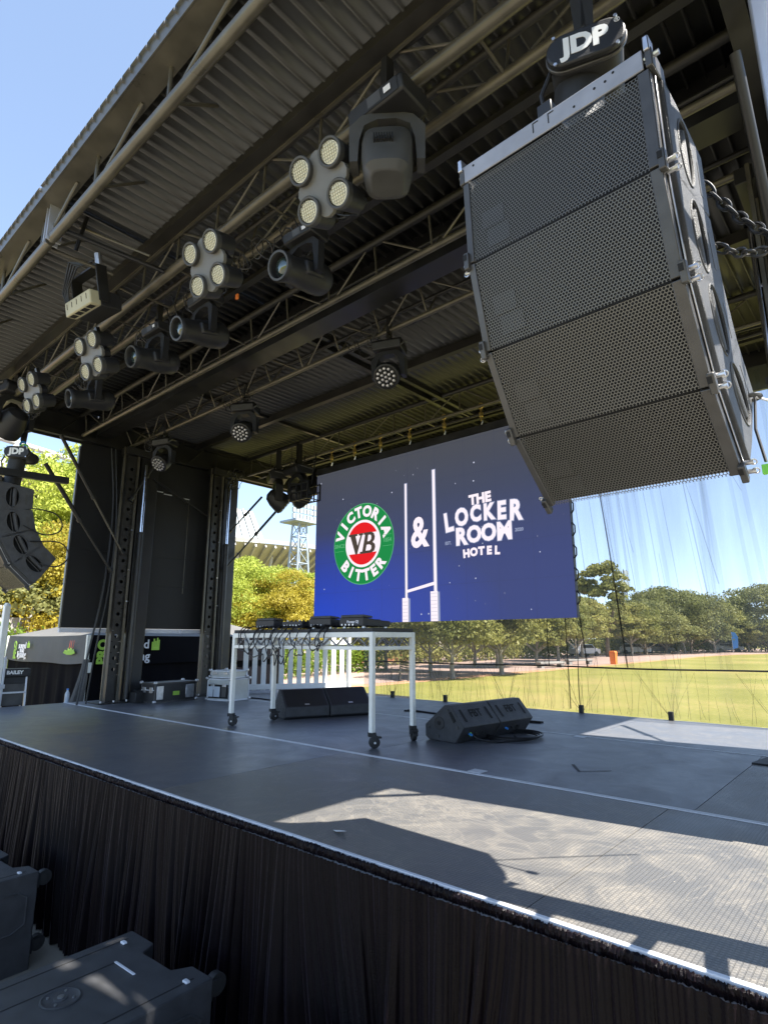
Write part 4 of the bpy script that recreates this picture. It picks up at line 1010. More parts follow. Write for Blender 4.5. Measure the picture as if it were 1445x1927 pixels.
def runcable(pts, label, r_=.008, m='cable'):
    if len(pts) < 14: pts = smooth(pts)
    o = Vector(pts[0]); t = MB().tube([Vector(p)-o for p in pts], r_, 6).build('cable', m); t.location = o; tag(t, label, 'cable'); return t
runcable([(-9.2+i*.25, 2.6+.02*math.sin(i*1.7), 5.40-.02*abs(math.sin(i*.9))) for i in range(36)], 'black cable running along the rear tube of the front truss', .011)
runcable([(-9.2+i*.25, 4.3+.02*math.sin(i*1.7), 5.36-.025*abs(math.sin(i*.7))) for i in range(36)], 'black cable running along the second truss with the wash heads', .011)
runcable([(-9.2+i*.25, 6.75+.02*math.sin(i*1.7), 5.38-.03*abs(math.sin(i*.8))) for i in range(36)], 'black cable running along the rearmost truss above the screen', .012)
runcable([(-9.32,3.9,5.2),(-9.32,4.02,4.2),(-9.3,3.98,2.9),(-9.3,3.85,1.9),(-9.25,3.75,1.22)], 'thick black cable hanging down along the front left column', .016)
runcable([(-9.3,3.96,5.2),(-9.3,4.08,4.0),(-9.3,4.06,2.9),(-9.3,3.95,1.9),(-9.3,3.9,1.22)], 'second black cable hanging beside the front left column', .012)
runcable([(-8.45,2.45,3.85),(-8.36,2.85,3.8),(-8.36,2.95,3.6),(-8.36,2.75,3.5),(-8.4,2.5,3.6)], 'upper black cable loop behind the far left array', .009)
runcable([(-8.4,2.6,3.4),(-8.36,2.95,3.42),(-8.36,3.08,3.25),(-8.36,2.95,3.1),(-8.4,2.75,3.12)], 'lower black cable loop behind the far left array', .009)
for x, y, z, m, lab in [(-3.1,2.5,4.98,'hivis','green tape tag hanging by the nearest spot head'), (-4.02,2.62,5.1,'orange','orange cable plug by the second spot head'), (-5.55,2.65,4.98,'hivis','green tape tag behind the third blinder')]:
    o = MB().cbox((0,0,0),(.03,.02,.05)).build('tape_tag', m, bevel=.004); o.location = (x,y,z); tag(o, lab, 'tag')
for dx in (0,): pass

# ================================================================ DJ table and gear
tb = empty('dj_table', (-4.84,4.405,DZ), 'white truss table on black castors with a black top, mid stage', 'table')
hx, hy = 1.085, .295; ZT = 1.06
MB().box((-hx-.01,-hy-.01,ZT-.035), (hx+.01,hy+.01,ZT)).build('tabletop', 'rubber', tb, bevel=.003)
for sy in (-1, 1):
    MB().box((-hx,sy*hy-.022,ZT-.088), (hx,sy*hy+.022,ZT-.037)).build('side_rail', 'whitemetal', tb, bevel=.003)
    MB().box((-hx,sy*hy-.02,ZT-.205), (hx,sy*hy+.02,ZT-.170)).build('side_rail', 'whitemetal', tb, bevel=.003)
    n = 10
    for k in range(n):
        xa = -hx+.07+k*(2*hx-.14)/n; xb = xa+(2*hx-.14)/n; xm = (xa+xb)/2
        MB().cyl((xa,sy*hy,ZT-.168), (xm,sy*hy,ZT-.09), .007, n=6).build('lattice_rod', 'zinc', tb); MB().cyl((xm,sy*hy,ZT-.09), (xb,sy*hy,ZT-.168), .007, n=6).build('lattice_rod', 'zinc', tb)
for sx in (-1, 1):
    MB().box((sx*hx-.022,-hy+.024,ZT-.088), (sx*hx+.022,hy-.024,ZT-.037)).build('end_rail', 'whitemetal', tb, bevel=.003)
    MB().box((sx*hx-.02,-hy+.024,ZT-.205), (sx*hx+.02,hy-.024,ZT-.170)).build('end_rail', 'whitemetal', tb, bevel=.003)
    for k in range(3):
        ya = -hy+.05+k*.165; MB().cyl((sx*hx,ya,ZT-.168), (sx*hx,ya+.08,ZT-.09), .007, n=6).build('lattice_rod', 'zinc', tb); MB().cyl((sx*hx,ya+.08,ZT-.09), (sx*hx,ya+.16,ZT-.168), .007, n=6).build('lattice_rod', 'zinc', tb)
    for sy in (-1, 1):
        lg = MB().box((sx*hx-.023,sy*hy-.023,.13), (sx*hx+.023,sy*hy+.023,ZT-.036)).build('leg', 'whitemetal', tb, bevel=.006)
        a = {(-1,-1):.5,(1,-1):.9,(-1,1):1.4,(1,1):-.6}[(sx,sy)]
        c = MB(T((sx*hx,sy*hy,0)) @ RZ(a)); c.box((-.035,-.03,.10),(.035,.03,.135)); c.box((-.006,-.037,.04),(.05,-.029,.11)); c.box((-.006,.029,.04),(.05,.037,.11)); c.box((.03,-.03,.085),(.085,.03,.10))
        cc = c.build('castor', 'rubber', lg, bevel=.003)
        c = MB(T((sx*hx,sy*hy,0)) @ RZ(a)); c.lathe([(-.024,.04),(-.02,.05),(.02,.05),(.024,.04)], (.022,0,.05), (0,1,0), 18); c.build('wheel', 'rubber', lg)
        c = MB(T((sx*hx,sy*hy,0)) @ RZ(a)); c.cyl((.022,-.04,.05),(.022,.04,.05), .010, n=8); c.build('axle', 'zinc', lg)
tz = DZ+ZT+.001
def player(x, label, txt=True):
    r = empty('dj_player', (x,4.40,tz), label, 'dj player', 'dj players on the white truss table')
    MB().prism([(-.20,.02),(.20,.02),(.20,.075),(.06,.080),(-.20,.105)], -.165, .165, 'x').build('body', 'plastic', r, bevel=.006)
    MB().prism([(-.20,.106),(-.05,.102),(-.06,.120),(-.19,.132)], -.155, .155, 'x').build('screen_hump', 'plastic_grey', r, bevel=.006)
    MB().cyl((0,.09,.08), (0,.09,.092), .10, n=28).build('jog_wheel', 'plastic_grey', r)
    for sx in (-1,1):
        for sy in (-1,1): MB().cyl((sx*.13,sy*.16,0), (sx*.13,sy*.16,.02), .018, n=10).build('foot', 'silver', r)
    if txt: text_mb('Pioneer DJ', .036, frame((.02,-.2015,.062), (1,0,0), (0,0,1)), .001, .001).build('logo_text', 'white_vinyl', r, smooth=False)
    for k in range(4): MB().cyl((-.12+k*.05,-.21,.035), (-.12+k*.05,-.198,.035), .010, n=8).build('socket', 'zinc', r)
    return r
player(-4.12, 'dj player at the right end of the white truss table'); player(-4.58, 'dj player between the mixer and the right player', False); player(-5.50, 'dj player at the left end of the white truss table', False)
mx_ = empty('dj_mixer', (-5.02,4.40,tz), 'black dj mixer with rows of knobs between the players', 'mixer')
MB().prism([(-.20,.012),(.20,.012),(.20,.06),(-.20,.085)], -.165, .165, 'x').build('body', 'plastic', mx_, bevel=.005)
for i in range(5):
    for j in range(5): MB().cyl((-.13+i*.065,-.15+j*.06,.075), (-.13+i*.065,-.15+j*.06,.10), .010, n=8).build('knob', 'silver' if (i+j)%3==0 else 'rubber', mx_)
for k in range(6): MB().cyl((-.12+k*.05,-.21,.04), (-.12+k*.05,-.198,.04), .010, n=8).build('socket', 'zinc', mx_)
rt = random.Random(4)
for i, (xa, xb, dr) in enumerate([(-5.65,-5.2,.28),(-5.45,-5.75,.22),(-5.3,-4.9,.32),(-5.05,-5.5,.30),(-4.85,-4.6,.25),(-4.75,-5.2,.33),(-4.6,-4.35,.18),(-5.8,-5.4,.24),(-4.45,-4.42,.16),(-5.15,-5.0,.2)]):
    pts = [(xa,4.2,tz+.035),(xa+.02,4.12,tz+.03),(xa+.03*rt.uniform(-1,1),4.06,tz-.04)]
    for k in range(1,8):
        t = k/8; pts.append((xa+(xb-xa)*t+.03*math.sin(k*2+i), 4.05-.01*math.sin(k), tz-.06-dr*math.sin(math.pi*t)*(.85+.15*math.sin(k*3+i))))
    pts += [(xb,4.06,tz-.05),(xb,4.13,tz+.02),(xb+.01,4.2,tz+.03)]
    runcable(pts, ['cable hanging in a loop at the far left of the table front','short cable loop left of the left dj player','deep cable loop under the left dj player','wide crossing cable loop below the mixer','small cable loop near the middle of the table','deepest cable loop hanging over the table lattice','short cable loop under the middle dj player','cable loop beside the left front table leg','tight hooked cable right of the other loops','thin cable loop under the mixer'][i], .006)

# ================================================================ floor monitors, cases
SEC = [(0,0),(-.05,.03),(-.05,.14),(.20,.335),(.28,.335),(.44,.15),(.33,0)]
def wedge(label, group):
    r = empty('stage_monitor', (0,0,0), label, 'speaker', group); Lw = .575
    # local x across section, local y along the length (0..Lw)
    MB().prism([(a, c) for a, c in SEC], .004, Lw-.004, 'y').build('cabinet', 'cabinet', r, bevel=.008)
    n_ = Vector((-(.335-.14), 0, .25)).normalized()
    def on(a, y, off): p = Vector((-.05,0,.14)).lerp(Vector((.20,0,.335)), a)+n_*off; return (p.x, y, p.z)
    MB().add([on(.04,.03,.003),on(.96,.03,.003),on(.96,Lw-.03,.003),on(.04,Lw-.03,.003)],[(0,1,2,3)]).build('grille', 'plastic', r)
    MB().add([on(.10,Lw/2-.03,.005),on(.17,Lw/2-.03,.005),on(.17,Lw/2+.03,.005),on(.10,Lw/2+.03,.005)],[(0,1,2,3)]).build('badge', 'silver', r)
    # back slope from (.28,.335) to (.44,.15)
    n2 = Vector((.185,0,.16)).normalized()
    def ob_(a, y, off=.002): p = Vector((.28,0,.335)).lerp(Vector((.44,0,.15)), a)+n2*off; return Vector((p.x, y, p.z))
    for y in (.07, Lw-.11): MB().add([ob_(.22,y),ob_(.78,y),ob_(.78,y+.035),ob_(.22,y+.035)],[(0,1,2,3)]).build('handle_slot', 'darkgap', r)
    p = ob_(.45, Lw/2, .002); xv = Vector((0,1,0)); yv = (ob_(0,0,0)-ob_(1,0,0)).normalized()
    text_mb('FBT', .115, frame(p, xv, yv), .001, .003).build('logo_cutout', 'darkgap', r, smooth=False)
    # end cheeks : handle slot and pole cup
    MB().prism([(.26,.27),(.285,.28),(.345,.20),(.315,.18)], -.002, .0035, 'y').build('handle_slot', 'darkgap', r)
    for rad, d in ((.062,-.003),(.022,-.006)): MB().cyl((.135,.004,.165), (.135,d,.165), rad, n=24).build('pole_cup', 'plastic' if rad>.05 else 'darkgap', r, bevel=.002)
    for x, z in ((.245,.29),(.36,.145),(.12,.045),(.0,.12)): MB().cyl((x,.004,z), (x,-.005,z), .014, n=12).build('screw_cap', 'plastic_grey', r)
    for y, m in ((.14,'blue'),(.24,'rail_steel'),(.34,'rubber')): MB().cyl((.385,y,.08), (.42,y,.07), .011, n=8).build('connector', m, r)
    return r
ang = math.atan2(1.27, .12)-R(90)
wa = wedge('stage monitor with lettered back nearest the table, first of the right pair', 'stage monitors with their backs to the viewer')
wa.location = (-3.66,4.83,DZ+.001); wa.rotation_euler = (0,0,ang)
d = RZ(ang) @ Vector((0,.58,0)); c = dup(wa, Vector((-3.66,4.83,DZ+.001))+d, (0,0,ang), 'stage monitor with lettered back, the farther of the right pair')
# facing pair: grille side towards (.92,-.39) -> rotate 180+
a2 = math.atan2(.92, .39)-R(90)+R(180)
base = Vector((-5.40,5.88,DZ+.001)); c = dup(wa, base, (0,0,a2), 'dark stage monitor showing its grille, the right one of the pair behind the table'); c['group'] = 'stage monitors behind the table'
d = RZ(a2) @ Vector((0,.58,0)); c = dup(wa, base+d, (0,0,a2), 'dark stage monitor showing its grille, the left one of the pair behind the table legs'); c['group'] = 'stage monitors behind the table'
for i in range(3):
    runcable([(-3.14+.22*math.cos(a)*(1+.1*i)+.05, 5.45+.30*math.sin(a)+.02*i, DZ+.012+.012*i) for a in np.linspace(.3+i, 6.6+i, 26)], ['outer','middle','inner'][i]+' coil of black cable on the floor behind the right monitors', .009)
runcable([(-3.26,4.96,DZ+.08),(-3.2,5.0,DZ+.03),(-3.05,5.1,DZ+.012),(-3.0,5.35,DZ+.012),(-3.1,5.5,DZ+.012)], 'cable with a green plug leaving the nearest monitor', .010)
o = MB().cyl((0,0,0),(.035,-.02,-.03),.014,n=10).build('cable_plug', 'hivis'); o.location = (-3.28,4.955,DZ+.10); tag(o, 'bright green cable plug at the base of the nearest monitor', 'plug')
for i in range(2): runcable([(-5.3+.13*k, 6.45+.05*i+.04*math.sin(k*.9+i)+.03*k*.2, DZ+.01) for k in range(16)], ['rear','front'][i]+' black cable snaking across the floor between the monitor pairs', .010)
runcable([(-8.35+.16*k, 6.15+.03*math.sin(k), DZ+.01) for k in range(16)], 'black cable on the floor right of the silver flight case', .010)

def flightcase(p, sz, label, m, rz, extra=None):
    r = empty('flight_case', p, label, 'case', rot=(0,0,rz)); X_, Y_, Z_ = sz
    MB().box((-X_/2+.006,-Y_/2+.006,.01), (X_/2-.006,Y_/2-.006,Z_-.006)).build('shell', m, r)
    e = .022
    for a in (-1,1):
        for b_ in (-1,1):
            for nm, lo, hi in (('edge_angle',(-X_/2, b_*Y_/2-(e if b_>0 else 0), 0 if a<0 else Z_-e),(X_/2, b_*Y_/2+(e if b_<0 else 0), e if a<0 else Z_)),
                               ('edge_angle',(a*X_/2-(e if a>0 else 0), b_*Y_/2-(e if b_>0 else 0), e),(a*X_/2+(e if a<0 else 0), b_*Y_/2+(e if b_<0 else 0), Z_-e))):
                MB().box(lo, hi).build(nm, 'trim' if m != 'case' else 'rail_steel', r, bevel=.003)
            MB().box((a*X_/2-(e if a>0 else 0), -Y_/2+e, (Z_-e) if b_>0 else 0), (a*X_/2+(e if a<0 else 0), Y_/2-e, Z_ if b_>0 else e)).build('edge_angle', 'trim' if m != 'case' else 'rail_steel', r, bevel=.003)
            for zz in (0, Z_): MB().cbox((a*X_/2,b_*Y_/2,zz if zz else .0+.02), (.05,.05,.045)).build('ball_corner', 'zinc', r, bevel=.015)
    MB().box((-X_/2+.02,-Y_/2-.003,Z_*.62), (X_/2-.02,-Y_/2+.004,Z_*.66)).build('lid_joint', 'trim', r)
    for k in (-.25,.25): MB().box((k*X_-.04,-Y_/2-.012,Z_*.5), (k*X_+.04,-Y_/2+.003,Z_*.78)).build('latch', 'zinc', r, bevel=.004)
    return r
fc = flightcase((-9.0,5.05,DZ), (.35,.78,.30), 'low black flight case with a green sticker beside the front left column', 'case', R(8))
MB().box((.176,-.06,.10), (.180,.06,.16)).build('sticker', 'green', fc); MB().box((.176,.18,.05), (.184,.34,.25)).build('latch_plate', 'zinc', fc, bevel=.004); MB().box((.176,-.36,.05), (.184,-.24,.25)).build('latch_plate', 'zinc', fc, bevel=.004)
fc = flightcase((-8.45,5.78,DZ), (.50,.44,.34), 'silver edged open flight case rack beside the rear left column', 'silvercase', R(12))
MB().box((-.21,-.228,.04), (.21,-.2215,.25)).build('open_front', 'darkgap', fc)
for x, w_ in ((-.15,.10),(-.02,.13),(.13,.10)): MB().box((x-w_/2,-.24,.06), (x+w_/2,-.229,.22)).build('rack_unit', 'plumb' if x<0 else 'rail_steel', fc, bevel=.01)
fc2 = flightcase((-8.47,5.79,DZ+.345), (.46,.36,.12), 'shallow silver flight case lid lying on the open rack case', 'silvercase', R(12))
cr = empty('cable_ramp_box', (-9.15,4.62,DZ), 'small black junction box at the foot of the front left column', 'box')
MB().box((-.12,-.1,0),(.12,.1,.16)).build('body','rubber',cr,bevel=.01); MB().tube([(.1*math.cos(a),.1*math.sin(a)*.6,.17) for a in np.linspace(0,6,14)], .014, 6).build('coil','cable',cr)
pl = empty('stand_base_plate', (-.94,5.85,DZ), 'flat black steel base plate lying on the stage floor at the right edge', 'base plate')
MB().prism([(-.13,-.28),(.40,-.30),(.42,.30),(-.05,.28)], 0, .012, 'z').build('plate','rubber',pl,bevel=.004); MB().cyl((.3,0,.012),(.3,0,.06),.03,n=14).build('spigot','zinc',pl)
wb = empty('water_bottle', (-9.93,3.87,DZ), 'small clear plastic water bottle on the left edge of the stage', 'bottle')
MB().lathe([(0,.03),(.01,.034),(.12,.034),(.15,.028),(.175,.014),(.19,.013)], (0,0,0), (0,0,1), 16).build('bottle_body','plumb',wb); MB().cyl((0,0,.19),(0,0,.21),.016,n=12).build('cap','blue',wb)
rf2 = random.Random(9)
for i, (x, y) in enumerate([(-2.35,2.28)]):
    o = MB().add([(0,0,0),(.06,.02,.004),(.10,.0,.012),(.05,-.025,.006)], [(0,1,2,3)]).build('paper_scrap','white'); o.location=(x,y,DZ+.002); tag(o,'torn white paper scrap on the stage floor near the front edge','scrap')
tp = MB().add([(-2.12,4.62,DZ+.003),(-1.98,4.42,DZ+.003),(-1.965,4.43,DZ+.003),(-2.10,4.635,DZ+.003)],[(0,1,2,3)]); tp.add([(-1.98,4.42,DZ+.003),(-1.80,4.60,DZ+.003),(-1.79,4.59,DZ+.003),(-1.97,4.41,DZ+.003)],[(0,1,2,3)])
tag(tp.build('floor_mark','rubber'),'faint black angled tape mark on the stage floor right of the monitors','tape mark')

# ================================================================ subwoofers on the ground
def sub(p, rz, label, dim=(.735, 1.10, .60)):
    r = empty('subwoofer', p, label, 'speaker', 'subwoofers in front of the stage', rot=(0,0,rz)); X_, Y_, Z_ = dim
    # local: far edge at y=0, body towards -y ; notch in the far edge of the lid
    pts = [(-X_/2,-Y_),(X_/2,-Y_),(X_/2,0),(.20,0),(.15,-.085),(-.10,-.085),(-.15,0),(-X_/2,0)]
    cb = MB().prism(pts, 0, Z_, 'z').build('cabinet', 'cabinet', r, bevel=.006)
    hp = [(-.40,Z_-.10),(-.12,Z_-.10),(-.06,Z_-.14),(-.06,Z_-.30),(-.14,Z_-.34),(-.40,Z_-.34),(-.46,Z_-.28),(-.46,Z_-.16)]
    carve(cb, [MB().prism(hp, X_/2-.09, X_/2+.05, 'x'), MB().prism(hp, -X_/2-.05, -X_/2+.09, 'x')])
    for a, b_ in (((-.30,-1.0),(-.30,-.06)), ((.30,-1.0),(.30,-.06))): MB().box((a[0]-.004,a[1],Z_-.001), (a[0]+.004,b_[1],Z_+.001)).build('lid_groove', 'darkgap', r)
    MB().box((-.125,-1.0,Z_-.001), (-.118,-.22,Z_+.001)).build('lid_groove', 'darkgap', r)
    MB().box((-.125,-.225,Z_-.001), (.055,-.212,Z_+.004)).build('lid_bar', 'trim', r, bevel=.002)
    MB().lathe([(-.004,.085),(.003,.085),(.005,.078),(.002,.072),(.003,.03),(.006,.028)], (-.02,-.52,Z_), (0,0,1), 28).build('pole_socket', 'cabinet', r)
    MB().cyl((-.02,-.52,Z_), (-.02,-.52,Z_+.01), .014, n=12).build('socket_hole', 'zinc', r)
    for k in range(4): MB().cyl((-.02+.055*math.cos(R(45+90*k)),-.52+.055*math.sin(R(45+90*k)),Z_), (-.02+.055*math.cos(R(45+90*k)),-.52+.055*math.sin(R(45+90*k)),Z_+.007), .006, n=6).build('screw', 'zinc', r)
    for x in (-.27,.30): MB().cbox((x,-.10,Z_+.003), (.035,.022,.012)).build('stacking_foot', 'trim', r, bevel=.004)
    for s in (-1,1):
        x0 = s*X_/2
        pts = [(-.40,Z_-.10),(-.12,Z_-.10),(-.06,Z_-.14),(-.06,Z_-.30),(-.14,Z_-.34),(-.40,Z_-.34),(-.46,Z_-.28),(-.46,Z_-.16)]
        MB().tube([(x0+s*.001,a,c) for a, c in hp], .006, 6, True).build('handle_rim', 'cabinet', r)
        MB().cyl((x0-s*.045,-.115,Z_-.10), (x0-s*.045,-.115,Z_-.34), .032, n=14).build('handle_grip', 'rail_steel', r)
        MB().cyl((x0-s*.04,-.24,Z_-.10), (x0-s*.04,-.24,Z_-.34), .010, n=8).build('handle_bar', 'rail_steel', r)
    for k, z in enumerate((Z_-.05, Z_-.45)):  # rear castors
        c = MB(); c.box((X_/2-.09,-.002,z-.06),(X_/2-.02,.02,z+.03)); c.box((X_/2-.085,.0,z-.04),(X_/2-.078,.07,z+.02)); c.box((X_/2-.032,.0,z-.04),(X_/2-.025,.07,z+.02)); cp = c.build('castor','rubber',r,bevel=.003)
        MB().cyl((X_/2-.075,.055,z-.01),(X_/2-.035,.055,z-.01),.048,n=20).build('wheel','rubber',cp); MB().cyl((X_/2-.08,.055,z-.01),(X_/2-.03,.055,z-.01),.012,n=8).build('axle','zinc',cp)
        MB().box((-X_/2+.02,-.002,z-.06),(-X_/2+.09,.02,z+.03)).build('castor','rubber',r,bevel=.003)
sub((-3.045,1.82,0), R(2.5), 'big black subwoofer at the bottom left, its lid and notch seen from above')
sub((-5.07,1.76,0), R(3), 'black subwoofer cut off by the left edge, behind the big one', (.735,1.1,.60))
sub((-1.85,1.80,0), R(2), 'black subwoofer of which only a lid corner shows at the bottom edge', (.735,1.1,.60))

# ================================================================ left side: fence, ladder, pole, tent
fen = empty('picket_fence', (-9.15,6.66,DZ), 'white picket fence standing behind the table at the rear left of the stage', 'fence')
A = Vector((-9.22,6.62,DZ)); B = Vector((-8.22,8.32,DZ)); dv = (B-A); Lf = dv.length; dv.normalize(); A0 = A-fen.location
for z0, z1 in ((.06,.155),(.86,.94)): MB().bar(A0+Vector((0,0,(z0+z1)/2)), A0+dv*Lf+Vector((0,0,(z0+z1)/2)), .03, z1-z0).build('rail', 'fence', fen, bevel=.004)
k = 0; t = .03
while t < Lf:
    p = A0+dv*t; MB(T(p) @ RZ(math.atan2(dv.y, dv.x))).prism([(-.045,.04),(.045,.04),(.045,1.0),(0,1.04),(-.045,1.0)], .016, .034, 'y').build('picket', 'fence', fen, bevel=.003); t += .165
MB().bar(A0+dv*(Lf)+Vector((0,0,0)), A0+dv*(Lf)+Vector((0,0,1.05)), .07, .07, (1,0,0)).build('post', 'fence', fen, bevel=.006)
MB().box((-10.4,5.6,-.0), (-7.3,9.2,DZ-.12)).build('fence_platform', 'darkgap'); tag(COL.objects['fence_platform'], 'low black platform beside the stage carrying the white picket fence', 'platform')

ld = empty('step_ladder', (-10.35,3.22,0), 'aluminium step ladder with a black lettered cap at the left edge', 'ladder', rot=(0,0,R(-8)))
for y in (-.17,.17):
    MB().bar((.12,y*1.25,0), (.02,y,1.62), .06, .025, (0,1,0)).build('front_rail','silver',ld,bevel=.004); MB().bar((-.75,y*1.35,0), (-.08,y,1.60), .04, .022, (0,1,0)).build('rear_rail','silver',ld,bevel=.004)
for k in range(5): MB().box((.0+.02*(4-k),-.17,.28+k*.27), (.10+.02*(4-k),.17,.305+k*.27)).build('step','silver',ld,bevel=.003)
MB().box((-.13,-.21,1.60), (.10,.21,1.72)).build('top_cap','plastic',ld,bevel=.012); MB().box((.02,-.16,1.18), (.045,.16,1.50)).build('grey_panel','rail_steel',ld,bevel=.004); MB().box((.035,-.165,1.50),(.05,.165,1.60)).build('dark_panel','plastic',ld)
text_mb('BAILEY', .07, frame((.102,0,1.665), (0,1,0), (0,0,1)), .002, .003).build('logo_text','white',ld,smooth=False)
pole = empty('pale_pole', (-10.28,2.99,0), 'pale aluminium pole leaning at the far left edge of the picture', 'pole')
MB().prism([(-.05,-.04),(.05,-.04),(.05,.04),(-.05,.04)],0,2.66,'z').build('upright','whitemetal',pole,bevel=.006); MB().box((.03,.045,0),(.06,.075,1.9)).build('second_tube','silver',pole,bevel=.004); MB().box((-.06,-.05,1.44),(.08,.09,1.50)).build('joiner','silver',pole,bevel=.006); MB().cyl((0,0,2.66),(0,0,2.70),.045,.03,n=12).build('cap','whitemetal',pole)

tent = empty('pop_up_tent', (-13.7,7.2,0), 'black pop-up tent with lime and white lettering, left of the stage', 'tent')
TX0, TX1, TY0, TY1 = -15.9, -11.5, 4.75, 9.3; zt, zb = 2.24, 1.74
def tl(x, y, z): return Vector((x+13.7, y-7.2, z))
def valance(p0, p1, m, name='valance'):
    n = 40; vs = []; p0 = Vector(p0); p1 = Vector(p1); d = (p1-p0).normalized(); nn = d.cross(Vector((0,0,1)))
    for j in range(7):
        tt = j/6
        for i in range(n+1):
            s = i/n; q = p0.lerp(p1, s); sag = -.06*math.sin(math.pi*s)*(.3+.7*tt)-.02*tt*math.sin(s*9)
            q = q+nn*(.02*tt*math.sin(s*17)+.03*tt); vs.append(tl(q.x, q.y, zt-(zt-zb)*tt+sag))
    fs = [(j*(n+1)+i, j*(n+1)+i+1, (j+1)*(n+1)+i+1, (j+1)*(n+1)+i) for j in range(6) for i in range(n)]
    return MB().add(vs, fs).build(name, m, tent, normals=False)
valance((TX0,TY0,0),(TX1,TY0,0),'tentlit_grey'); valance((TX1,TY0,0),(TX1,TY1,0),'tentblack_shade')  # one cloth: sky-lit face coloured grey, face in stage shadow coloured black
pk = tl(-13.7,7.2,3.15)
def slope(a, b_, m): # tent roof quarter with slight sag
    vs = []; n = 8
    for j in range(n+1):
        for i in range(n+1):
            e = Vector(a).lerp(Vector(b_), i/n); q = e.lerp(pk, j/n); q.z -= .10*math.sin(math.pi*j/n)*(1)+.03*math.sin(math.pi*i/n)*(1-j/n); vs.append(q)
    MB().add(vs, [(j*(n+1)+i, j*(n+1)+i+1, (j+1)*(n+1)+i+1, (j+1)*(n+1)+i) for j in range(n) for i in range(n)]).build('roof_cloth', m, tent, normals=False)
c4 = [tl(TX0,TY0,zt),tl(TX1,TY0,zt),tl(TX1,TY1,zt),tl(TX0,TY1,zt)]
for i in range(4): slope(c4[i], c4[(i+1)%4], 'tentlit_grey')
for x, y in ((TX0,TY0),(TX1,TY0),(TX1,TY1),(TX0,TY1)): MB().box(tl(x-.03,y-.03,0), tl(x+.03,y+.03,zt)).build('leg', 'whitemetal', tent, bevel=.004)
def drape(p0, p1, ztop, seed, name='side_curtain'):
    rr = np.random.default_rng(seed); n = 90; p0 = Vector(p0); p1 = Vector(p1); nn = (p1-p0).normalized().cross(Vector((0,0,1))); vs = []
    for j in range(9):
        tt = j/8
        for i in range(n+1):
            s = i/n; q = p0.lerp(p1, s)+nn*(.05*tt*math.sin(s*38+1.5*math.sin(s*9))+.02*math.sin(s*90)*tt); vs.append(tl(q.x,q.y,ztop*(1-tt)+.02))
    MB().add(vs, [(j*(n+1)+i, j*(n+1)+i+1, (j+1)*(n+1)+i+1, (j+1)*(n+1)+i) for j in range(8) for i in range(n)]).build(name,'tentblack_shade',tent,normals=False)
drape((TX0,TY0+.05,0),(TX1,TY0+.05,0),1.9,1); drape((TX1-.05,TY0,0),(TX1-.05,TY1,0),1.9,2); drape((TX0+.4,TY1,0),(TX1,TY1,0),1.9,3)
# gathered curtain tied at the corner leg
gb = MB(); vs = []; n = 24
for j in range(12):
    tt = j/11; rr_c = .05+.14*tt**1.2
    for i in range(n):
        a = 2*math.pi*i/n; q = rr_c*(1+.25*math.sin(5*a)); vs.append(tl(-11.42+q*math.cos(a)*.7, 4.72-.35*tt**1.4+q*math.sin(a), 1.75*(1-tt)+.05))
gb.add(vs, [(j*n+i, j*n+(i+1)%n, (j+1)*n+(i+1)%n, (j+1)*n+i) for j in range(11) for i in range(n)]); gb.build('gathered_curtain','tentlit_grey',tent)
MB().box(tl(-11.42,4.74,1.56), tl(-11.36,4.80,1.74)).build('joint_bracket','whitemetal',tent,bevel=.004)
XP = TX1+.075
def tt_(s, y, z, size, m, up=False, bold=.004, p=None):
    if up: f = frame(tl(XP, y, z), (0,0,1), (0,-1,0))
    else: f = frame(tl(XP, y, z), (0,1,0), (0,0,1))
    text_mb(s, size, f, .003, bold).build('printed_text', m, tent, smooth=False)
tt_('PRO', 5.0, 1.93, .235, 'green', True, .012); tt_('sound', 5.62, 2.06, .24, 'white_vinyl'); tt_('lighting', 5.60, 1.83, .24, 'white_vinyl')
def barsg(y, z, f=None):
    for k, h in enumerate((.11,.17,.13,.19,.15)): MB().box(tl(XP,y+k*.034,z-.02), tl(XP+.003,y+k*.034+.030,z+h-.03)).build('printed_bars','green',tent)
    MB().box(tl(XP,y,z-.08), tl(XP+.003,y+.166,z-.018)).build('printed_bars','green',tent)
barsg(5.96, 2.03)
YP = TY0-.07
f = frame(tl(-15.15,YP,1.93), (0,0,1), (-1,0,0)); text_mb('PRO', .2, f, .003, .012).build('printed_text','green',tent,smooth=False)
for s_, z in (('sound',2.02),('and',1.93),('lighting',1.83)): text_mb(s_, .19, frame(tl(-14.72,YP,z), (1,0,0), (0,0,1)), .003, .004).build('printed_text','white_vinyl',tent,smooth=False)
for k in range(3): MB().box(tl(-14.42+k*.05,YP-.003,1.98), tl(-14.38+k*.05,YP,2.08+.04*(k%2))).build('printed_bars','green',tent)
fl = [(-.28,0),(-.20,.06),(-.12,.04),(-.05,.10),(0,.05),(.06,.12),(.12,.05),(.2,.08),(.28,0),(.1,-.03),(-.1,-.03)]
MB().prism([(a-12.15+13.7,c+1.90) for a, c in fl], YP-7.2-.003, YP-7.2, 'y').build('printed_flame','green',tent)
for a in (-.06,.02,.12): MB().prism([(a-.03-12.1+13.7,1.98),(a+.01-12.1+13.7,2.0),(a+.03-12.1+13.7,2.14),(a-12.1+13.7,2.04)], YP-7.2-.003, YP-7.2, 'y').build('printed_flame','redprint',tent)

